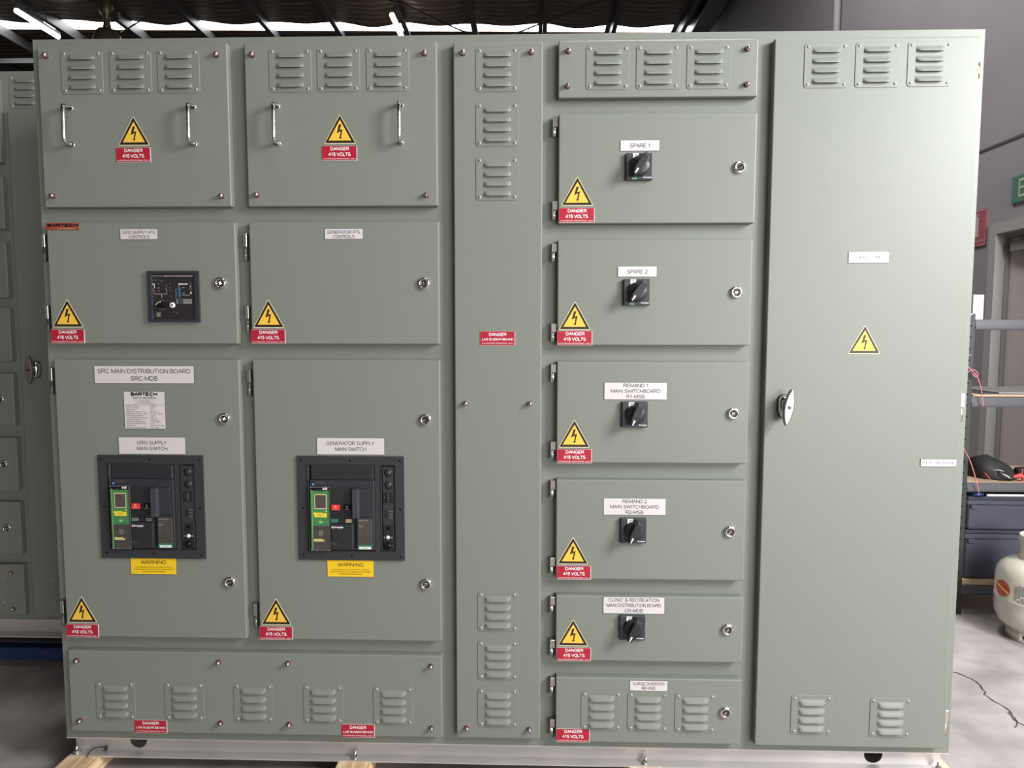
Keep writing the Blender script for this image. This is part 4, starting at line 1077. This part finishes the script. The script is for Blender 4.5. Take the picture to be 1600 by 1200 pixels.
tr = thing('trolley', 'low blue steel trolley frame carrying the rear switchboard', 'trolley', (-.8, .82, FLOOR))
t = MB().box(-1.7, .04, .62, .67, -.080, -.030, 'bluesteel', .003, 1).box(-1.7, .04, .98, 1.03, -.080, -.030, 'bluesteel', .003, 1)
for x in (-1.60, -.80, -.02): t.box(x-.03, x+.03, .60, 1.05, -.030, .036, 'rackblack', .003, 1)
build('trolley_frame', t, (-.8, .82, -.03), tr)
wh = MB().cyl((-.014, 0, .018), (.014, 0, .018), .018, 'black', seg=20).mesh('wheel')
for x in (-1.6, -.02):
    for y in (.645, 1.005): put('wheel', wh, (x, y, FLOOR), tr)

# ---------------------------------------------------------------- shelving on the right
rk = thing('shelving_unit', 'black steel shelving rack with particle board shelves beside the wall door', 'shelf', (3.86, 1.47, FLOOR))
X0, X1, Y0, Y1 = 3.357, 4.36, 1.27, 1.70
for (x, y) in ((X0, Y0), (X1-.03, Y0), (X0, Y1-.03), (X1-.03, Y1-.03)):
    p = MB().box(x, x+.030, y, y+.002, FLOOR, 1.285, 'rackblack'); p.box(x, x+.002, y, y+.030, FLOOR, 1.285, 'rackblack')
    for k in range(27): p.lathe([(.0042, 0), (.0042, .0004), (0, .0004)], 'deep' if k != 26 else 'whiteprint', (x+.011, y, -.07 + k*.052), seg=10)
    p.box(x-.002, x+.034, y-.002, y+.034, FLOOR, FLOOR+.02, 'black')
    build('post', p, (x, y, FLOOR), rk)
def beams(z0, z1, board):
    for y in (Y0-.001, Y1-.014):
        b = MB().box(X0+.030, X1-.030, y, y+.015, z0, z1, 'rackgrey', .002, 1)
        b.box(X0+.030, X1-.030, y-.004, y+.002, z0+.006, z0+.016, 'rackgrey', .002, 1)
        build('beam', b, ((X0+X1)/2, y, z0), rk, 'dark grey steel beam')
    if board:
        build('shelf_board', MB().box(X0+.034, X1-.034, Y0+.016, Y1-.016, z1-.016, z1+.002, 'chip'), ((X0+X1)/2, 1.48, z1), rk, 'light brown particle board')
beams(1.213, 1.258, False); beams(.860, .905, True); beams(.466, .508, True); beams(-.022, .022, False)
build('shelf_board', MB().box(X0+.032, X1-.032, Y0+.0005, Y1-.016, .0265, .0470, 'chip'), ((X0+X1)/2, 1.48, .03), rk, 'light brown particle board')
build('shelf_board', MB().box(X0+.034, X1-.034, Y0+.016, Y1-.016, 1.244, 1.2585, 'rackgrey'), ((X0+X1)/2, 1.48, 1.25), rk)
solid('paper_box', MB().box(3.392, 3.440, 1.300, 1.42, 1.2588, 1.372, 'white', .001, 1), 'small white carton standing on the top shelf', 'box', (3.38, 1.36, 1.259))
def tub(z0, z1, x0, txt):
    o = thing('storage_tub', txt, 'storage tub', ((x0+4.28)/2, 1.47, z0))
    t = MB(); tb = bmesh.new()
    b = MB().box(x0+.012, 4.268, 1.292, 1.668, z0, z1-.018, 'tub', .012, 3)
    b.box(x0, 4.28, 1.284, 1.676, z1-.040, z1-.018, 'tub', .004, 1)
    for xx in (x0+.02, 3.9): b.box(xx, xx+.03, 1.284, 1.29, z1-.06, z1-.04, 'tub', .002, 1)
    build('tub_body', b, ((x0+4.28)/2, 1.47, z0), o)
    build('lid', MB().box(x0+.004, 4.276, 1.288, 1.672, z1-.018, z1, 'tublid', .004, 1), ((x0+4.28)/2, 1.47, z1), o)
tub(.0472, .279, 3.397, 'blue-grey plastic storage tub on the lowest shelf, under another tub')
tub(.2795, .440, 3.402, 'blue-grey plastic storage tub stacked on top of the lower tub')
solid('blue_tape_roll', MB().lathe([(.022, 0), (.032, 0), (.032, .018), (.022, .018), (.022, 0)], 'bluesteel', (3.455, 1.31, .4402), axis='Z', seg=24), 'small dark blue roll on top of the upper tub', 'tape', (3.455, 1.31, .44))
solid('white_rod', MB().box(3.495, 3.95, 1.290, 1.302, .4402, .4502, 'whiteprint', .002, 1), 'thin white rod lying on top of the upper tub', 'rod', (3.7, 1.296, .44))
# flat sheets on the second shelf
for q, (z, mt, dx) in enumerate(((.9072, 'chip', 0), (.9172, 'rackgrey', .05), (.9215, 'alu', .12))):
    o = solid('flat_sheet', MB().box(3.40+dx, 4.25, 1.278+.004*q, 1.65, z, z+(.0096 if q == 0 else .004), mt, .001, 1),
              ('brown board lying flat on the second shelf', 'dark steel sheet lying on the brown board', 'bare metal sheet topmost on the second shelf')[q], 'sheet', (3.8, 1.45, z))
# folded dark cloth under the third shelf beam is not built; bag on the third shelf
bag = thing('tool_bag', 'soft black bag with red trim lying on the third shelf', 'bag', (3.59, 1.45, .511))
def blob(cx, cy, z0, rx, ry, h, mt, prof, seg=28, rings=12, tail=0):
    mb = MB(); tb = bmesh.new(); rr = []
    for j in range(rings+1):
        t = j/rings; ring = []
        for k in range(seg):
            a = 2*math.pi*k/seg; s = prof(t)
            nz = 1 + .05*math.sin(3*a + 4*t) + .03*math.sin(7*a - 3*t)
            sx = s * (1 + tail*math.cos(a))
            ring.append(tb.verts.new((cx + rx*sx*nz*math.cos(a) - .02*t, cy + ry*s*nz*math.sin(a), z0 + h*t*(1 + .05*math.sin(2*a)) - .16*h*t*math.cos(a)*s)))
        rr.append(ring)
    for a, b in zip(rr, rr[1:]):
        for k in range(seg): tb.faces.new((a[k], a[(k+1) % seg], b[(k+1) % seg], b[k]))
    tb.faces.new(rr[0]); tb.faces.new(rr[-1]); bmesh.ops.recalc_face_normals(tb, faces=tb.faces)
    mb.merge(tb, mt, True); return mb
build('bag_body', blob(3.585, 1.42, .5105, .112, .115, .100, 'fabric', lambda t: max(.06, (1 - t**2.2)**.55) * (1 - .1*(1-t))), (3.585, 1.42, .511), bag)
build('shiny_panel', blob(3.605, 1.365, .520, .062, .070, .050, 'visor', lambda t: max(.06, (1 - t**2)**.5)), (3.605, 1.37, .52), bag, 'glossy black panel')
fl = MB().tube([(3.600, 1.312, .520), (3.625, 1.308, .530), (3.650, 1.303, .538), (3.662, 1.300, .528), (3.655, 1.300, .514)], [.004, .008, .012, .010, .003], 'redfabric', 10)
fl.tube([(3.50, 1.325, .545), (3.508, 1.315, .530), (3.52, 1.310, .515)], .0025, 'redfabric', 6); fl.tube([(3.53, 1.312, .560), (3.55, 1.30, .563), (3.57, 1.30, .557)], .0016, 'whiteprint', 6)
build('red_flap', fl, (3.63, 1.31, .51), bag, 'red fabric flap')
gl = MB().tube([(3.700, 1.40, .535), (3.730, 1.40, .536), (3.762, 1.40, .534)], [.023, .0245, .022], 'fabric', 14)
gl.tube([(3.706, 1.3755, .555), (3.708, 1.3735, .53), (3.704, 1.378, .515)], .0022, 'redfabric', 6); gl.tube([(3.722, 1.3745, .512), (3.738, 1.3725, .525), (3.742, 1.3745, .540)], .0020, 'redfabric', 6)
solid('rolled_cloth', gl, 'rolled black cloth with red stitching right of the bag', 'cloth', (3.73, 1.40, .511))

# red cord looped on the rack post
def smooth(pts, n=5):
    P = [Vector(p) for p in pts]; P = [P[0]*2-P[1]] + P + [P[-1]*2-P[-2]]; out = []
    for i in range(1, len(P)-2):
        for k in range(n):
            t = k/n; a, b, c, d = P[i-1:i+3]
            out.append(.5*((2*b) + (c-a)*t + (2*a-5*b+4*c-d)*t*t + (3*b-a-3*c+d)*t**3))
    return out + [P[-2]]
cd = MB()
cd.tube(smooth([(3.33, 1.262, 1.118), (3.338, 1.25, 1.080), (3.345, 1.246, 1.052), (3.368, 1.244, 1.026), (3.389, 1.244, 1.003), (3.408, 1.246, .962), (3.420, 1.248, .915), (3.428, 1.250, .863)]), .0022, 'cord', 8)
cd.tube(smooth([(3.338, 1.262, 1.006), (3.357, 1.250, 1.024), (3.374, 1.240, 1.032), (3.391, 1.240, 1.012), (3.385, 1.242, 1.000), (3.370, 1.246, 1.012)]), .0022, 'cord', 8)
cd.tube(smooth([(3.325, 1.264, 1.098), (3.345, 1.262, 1.097), (3.370, 1.262, 1.098)]), .0026, 'cord', 8)
cd.tube(smooth([(3.330, 1.268, .800), (3.331, 1.262, .760), (3.335, 1.250, .719), (3.352, 1.246, .666), (3.377, 1.246, .622), (3.400, 1.246, .563), (3.417, 1.250, .513), (3.434, 1.256, .463)]), .0022, 'cord', 8)
cd.tube(smooth([(3.331, 1.268, .800), (3.322, 1.272, .90), (3.325, 1.268, 1.0), (3.338, 1.262, 1.006)]), .0020, 'cord', 8)
solid('cord', cd, 'thin pinkish red cord knotted on the rack post and trailing down', 'cord', (3.37, 1.25, .9))

# gas cylinder
gx, gy = 3.552, 1.02
gc = thing('gas_cylinder', 'cream enamelled gas bottle on the floor at the right edge', 'gas cylinder', (gx, gy, FLOOR))
b = MB().lathe([(0, -.082), (.07, -.080), (.108, -.070), (.138, -.045), (.152, -.012), (.155, .02), (.155, .055), (.1565, .058), (.1565, .064), (.155, .067), (.155, .150), (.150, .178), (.138, .200), (.115, .218), (.080, .230), (.03, .236), (0, .237)], 'cream', (gx, gy, 0), axis='Z', seg=56)
build('cylinder_body', b, (gx, gy, -.08), gc)
b = MB().lathe([(.098, FLOOR), (.108, FLOOR), (.108, -.068), (.098, -.068), (.098, FLOOR)], 'cream', (gx, gy, 0), axis='Z', seg=48)
foot = build('foot_ring', b, (gx, gy, FLOOR), gc)
carve(foot, MB().box(gx-.105, gx-.045, gy-.105, gy-.045, FLOOR+.014, FLOOR+.032, 'deep', .006, 2))
b = MB().lathe([(.072, .215), (.077, .215), (.077, .330), (.0745, .336), (.072, .330), (.072, .215)], 'cream', (gx, gy, 0), axis='Z', seg=48)
col = build('collar', b, (gx, gy, .222), gc)
carve(col, MB().box(gx-.062, gx-.02, gy-.09, gy-.035, .285, .302, 'deep', .006, 2).box(gx-.062, gx-.02, gy-.09, gy-.035, .245, .262, 'deep', .006, 2))
b = MB().cyl((gx, gy, .235), (gx, gy, .29), .014, 'steel').cyl((gx, gy-.03, .27), (gx, gy+.02, .27), .010, 'steel').lathe([(.026, .29), (.026, .305), (0, .308)], 'black', (gx, gy, 0), axis='Z')
build('valve', b, (gx, gy, .235), gc)
def wrapped(mb, pts, r, mt):    # polygon points (angle deg, z) laid on the cylinder
    tb = bmesh.new(); tb.faces.new([tb.verts.new((gx + r*math.cos(R(a)), gy + r*math.sin(R(a)), z)) for a, z in pts]); mb.merge(tb, mt)
st = MB()
for k in range(16):
    a0, a1 = 2*math.pi*k/16, 2*math.pi*(k+1)/16
    ac = 182
    wrapped(st, [(ac, .108), (ac+15*math.cos(a0), .108+.034*math.sin(a0)), (ac+15*math.cos(a1), .108+.034*math.sin(a1))], .1572, 'stickerred')
for k in range(6):
    a = 182-11+4*k; z = .121-.0045*k
    wrapped(st, [(a, z-.004), (a+4, z-.0085), (a+4, z+.0015), (a, z+.006)], .1580, 'yellowtag')
build('round_sticker', st, (gx-.1, gy-.12, .108), gc, 'round red sticker with yellow lettering band')
nt = MB()
for k in range(12):
    z = .142 - .0062*k
    for j in range(6):
        if (k*7 + j*3) % 11 == 0: continue
        wrapped(nt, [(203+5*j, z), (207.4+5*j, z), (207.4+5*j, z-.003), (203+5*j, z-.003)], .1568, 'inkgrey')
build('notice_label', nt, (gx, gy-.155, .10), gc, 'block of small grey print')

# ---------------------------------------------------------------- overhead
def batten(x, y0, y1, z, txt):
    o = thing('fluorescent_light', txt, 'light', (x, (y0+y1)/2, z), 'fluorescent lights under the roof')
    build('batten', MB().box(x-.03, x+.03, y0, y1, z+.03, z+.075, 'rackgrey', .004, 1).cyl((x, y0+.3, z+.07), (x, y0+.3, 6.55), .006, 'cable').cyl((x, y1-.3, z+.07), (x, y1-.3, 6.55), .006, 'cable'), (x, (y0+y1)/2, z+.05), o)
    build('light_tube', MB().cyl((x, y0+.02, z), (x, y1-.02, z), .040, 'tube', seg=14), (x, (y0+y1)/2, z), o, 'glowing white tube')
batten(-6.72, 9.0, 10.0, 6.22, 'bright fluorescent batten at the far left of the roof')
batten(-.86, 9.3, 10.5, 6.22, 'bright fluorescent batten above the middle of the board')
hb = thing('pendant_light', 'olive bell-shaped high bay lamp hanging on the left', 'light', (-4.66, 8, 5.3))
build('reflector', MB().lathe([(.05, .26), (.12, .24), (.165, .18), (.188, .08), (.195, 0), (.185, 0), (.15, .16)], 'bell', (-4.66, 8, 5.22), axis='Z', seg=32), (-4.66, 8, 5.3), hb)
build('gear_housing', MB().lathe([(0, 0), (.050, .0), (.055, .03), (.04, .10), (.05, .18), (.085, .22), (.085, .36), (.04, .40), (0, .4)], 'bell', (-4.66, 8, 5.48), axis='Z', seg=24).box(-4.56, -4.48, 7.97, 8.03, 5.62, 5.72, 'rackblack', .01), (-4.66, 8, 5.5), hb)
build('stem', MB().cyl((-4.66, 8, 5.95), (-4.66, 8, 6.6), .018, 'bell'), (-4.66, 8, 6), hb)
cabs = [([(-5.9, 10.45), (-4.94, 9.66), (-4.1, 8.9), (-3.3, 8.2)], 'thin black cable crossing the roof right of the high bay lamp'),
        ([(-7.6, 9.0), (-7.17, 9.26), (-6.71, 9.5), (-6.24, 9.51), (-5.57, 8.98), (-5.2, 8.6)], 'sagging black cable left of the high bay lamp'),
        ([(-1.9, 8.4), (-1.26, 9.0), (-.61, 9.48), (.03, 10.28), (.6, 11.0)], 'thin black cable crossing near the middle fluorescent light'),
        ([(.6, 11.1), (1.35, 10.29), (2.08, 9.66), (2.69, 9.16), (3.4, 8.5)], 'thin black cable crossing the roof toward the right wall')]
for pts, txt in cabs:
    solid('cable', MB().tube([(x, y, 6.48 if i in (0, len(pts)-1) else 6.42) for i, (x, y) in enumerate(pts)], .013, 'cable', 6), txt, 'cable', (pts[1][0], pts[1][1], 6.3), 'cables strung under the roof')
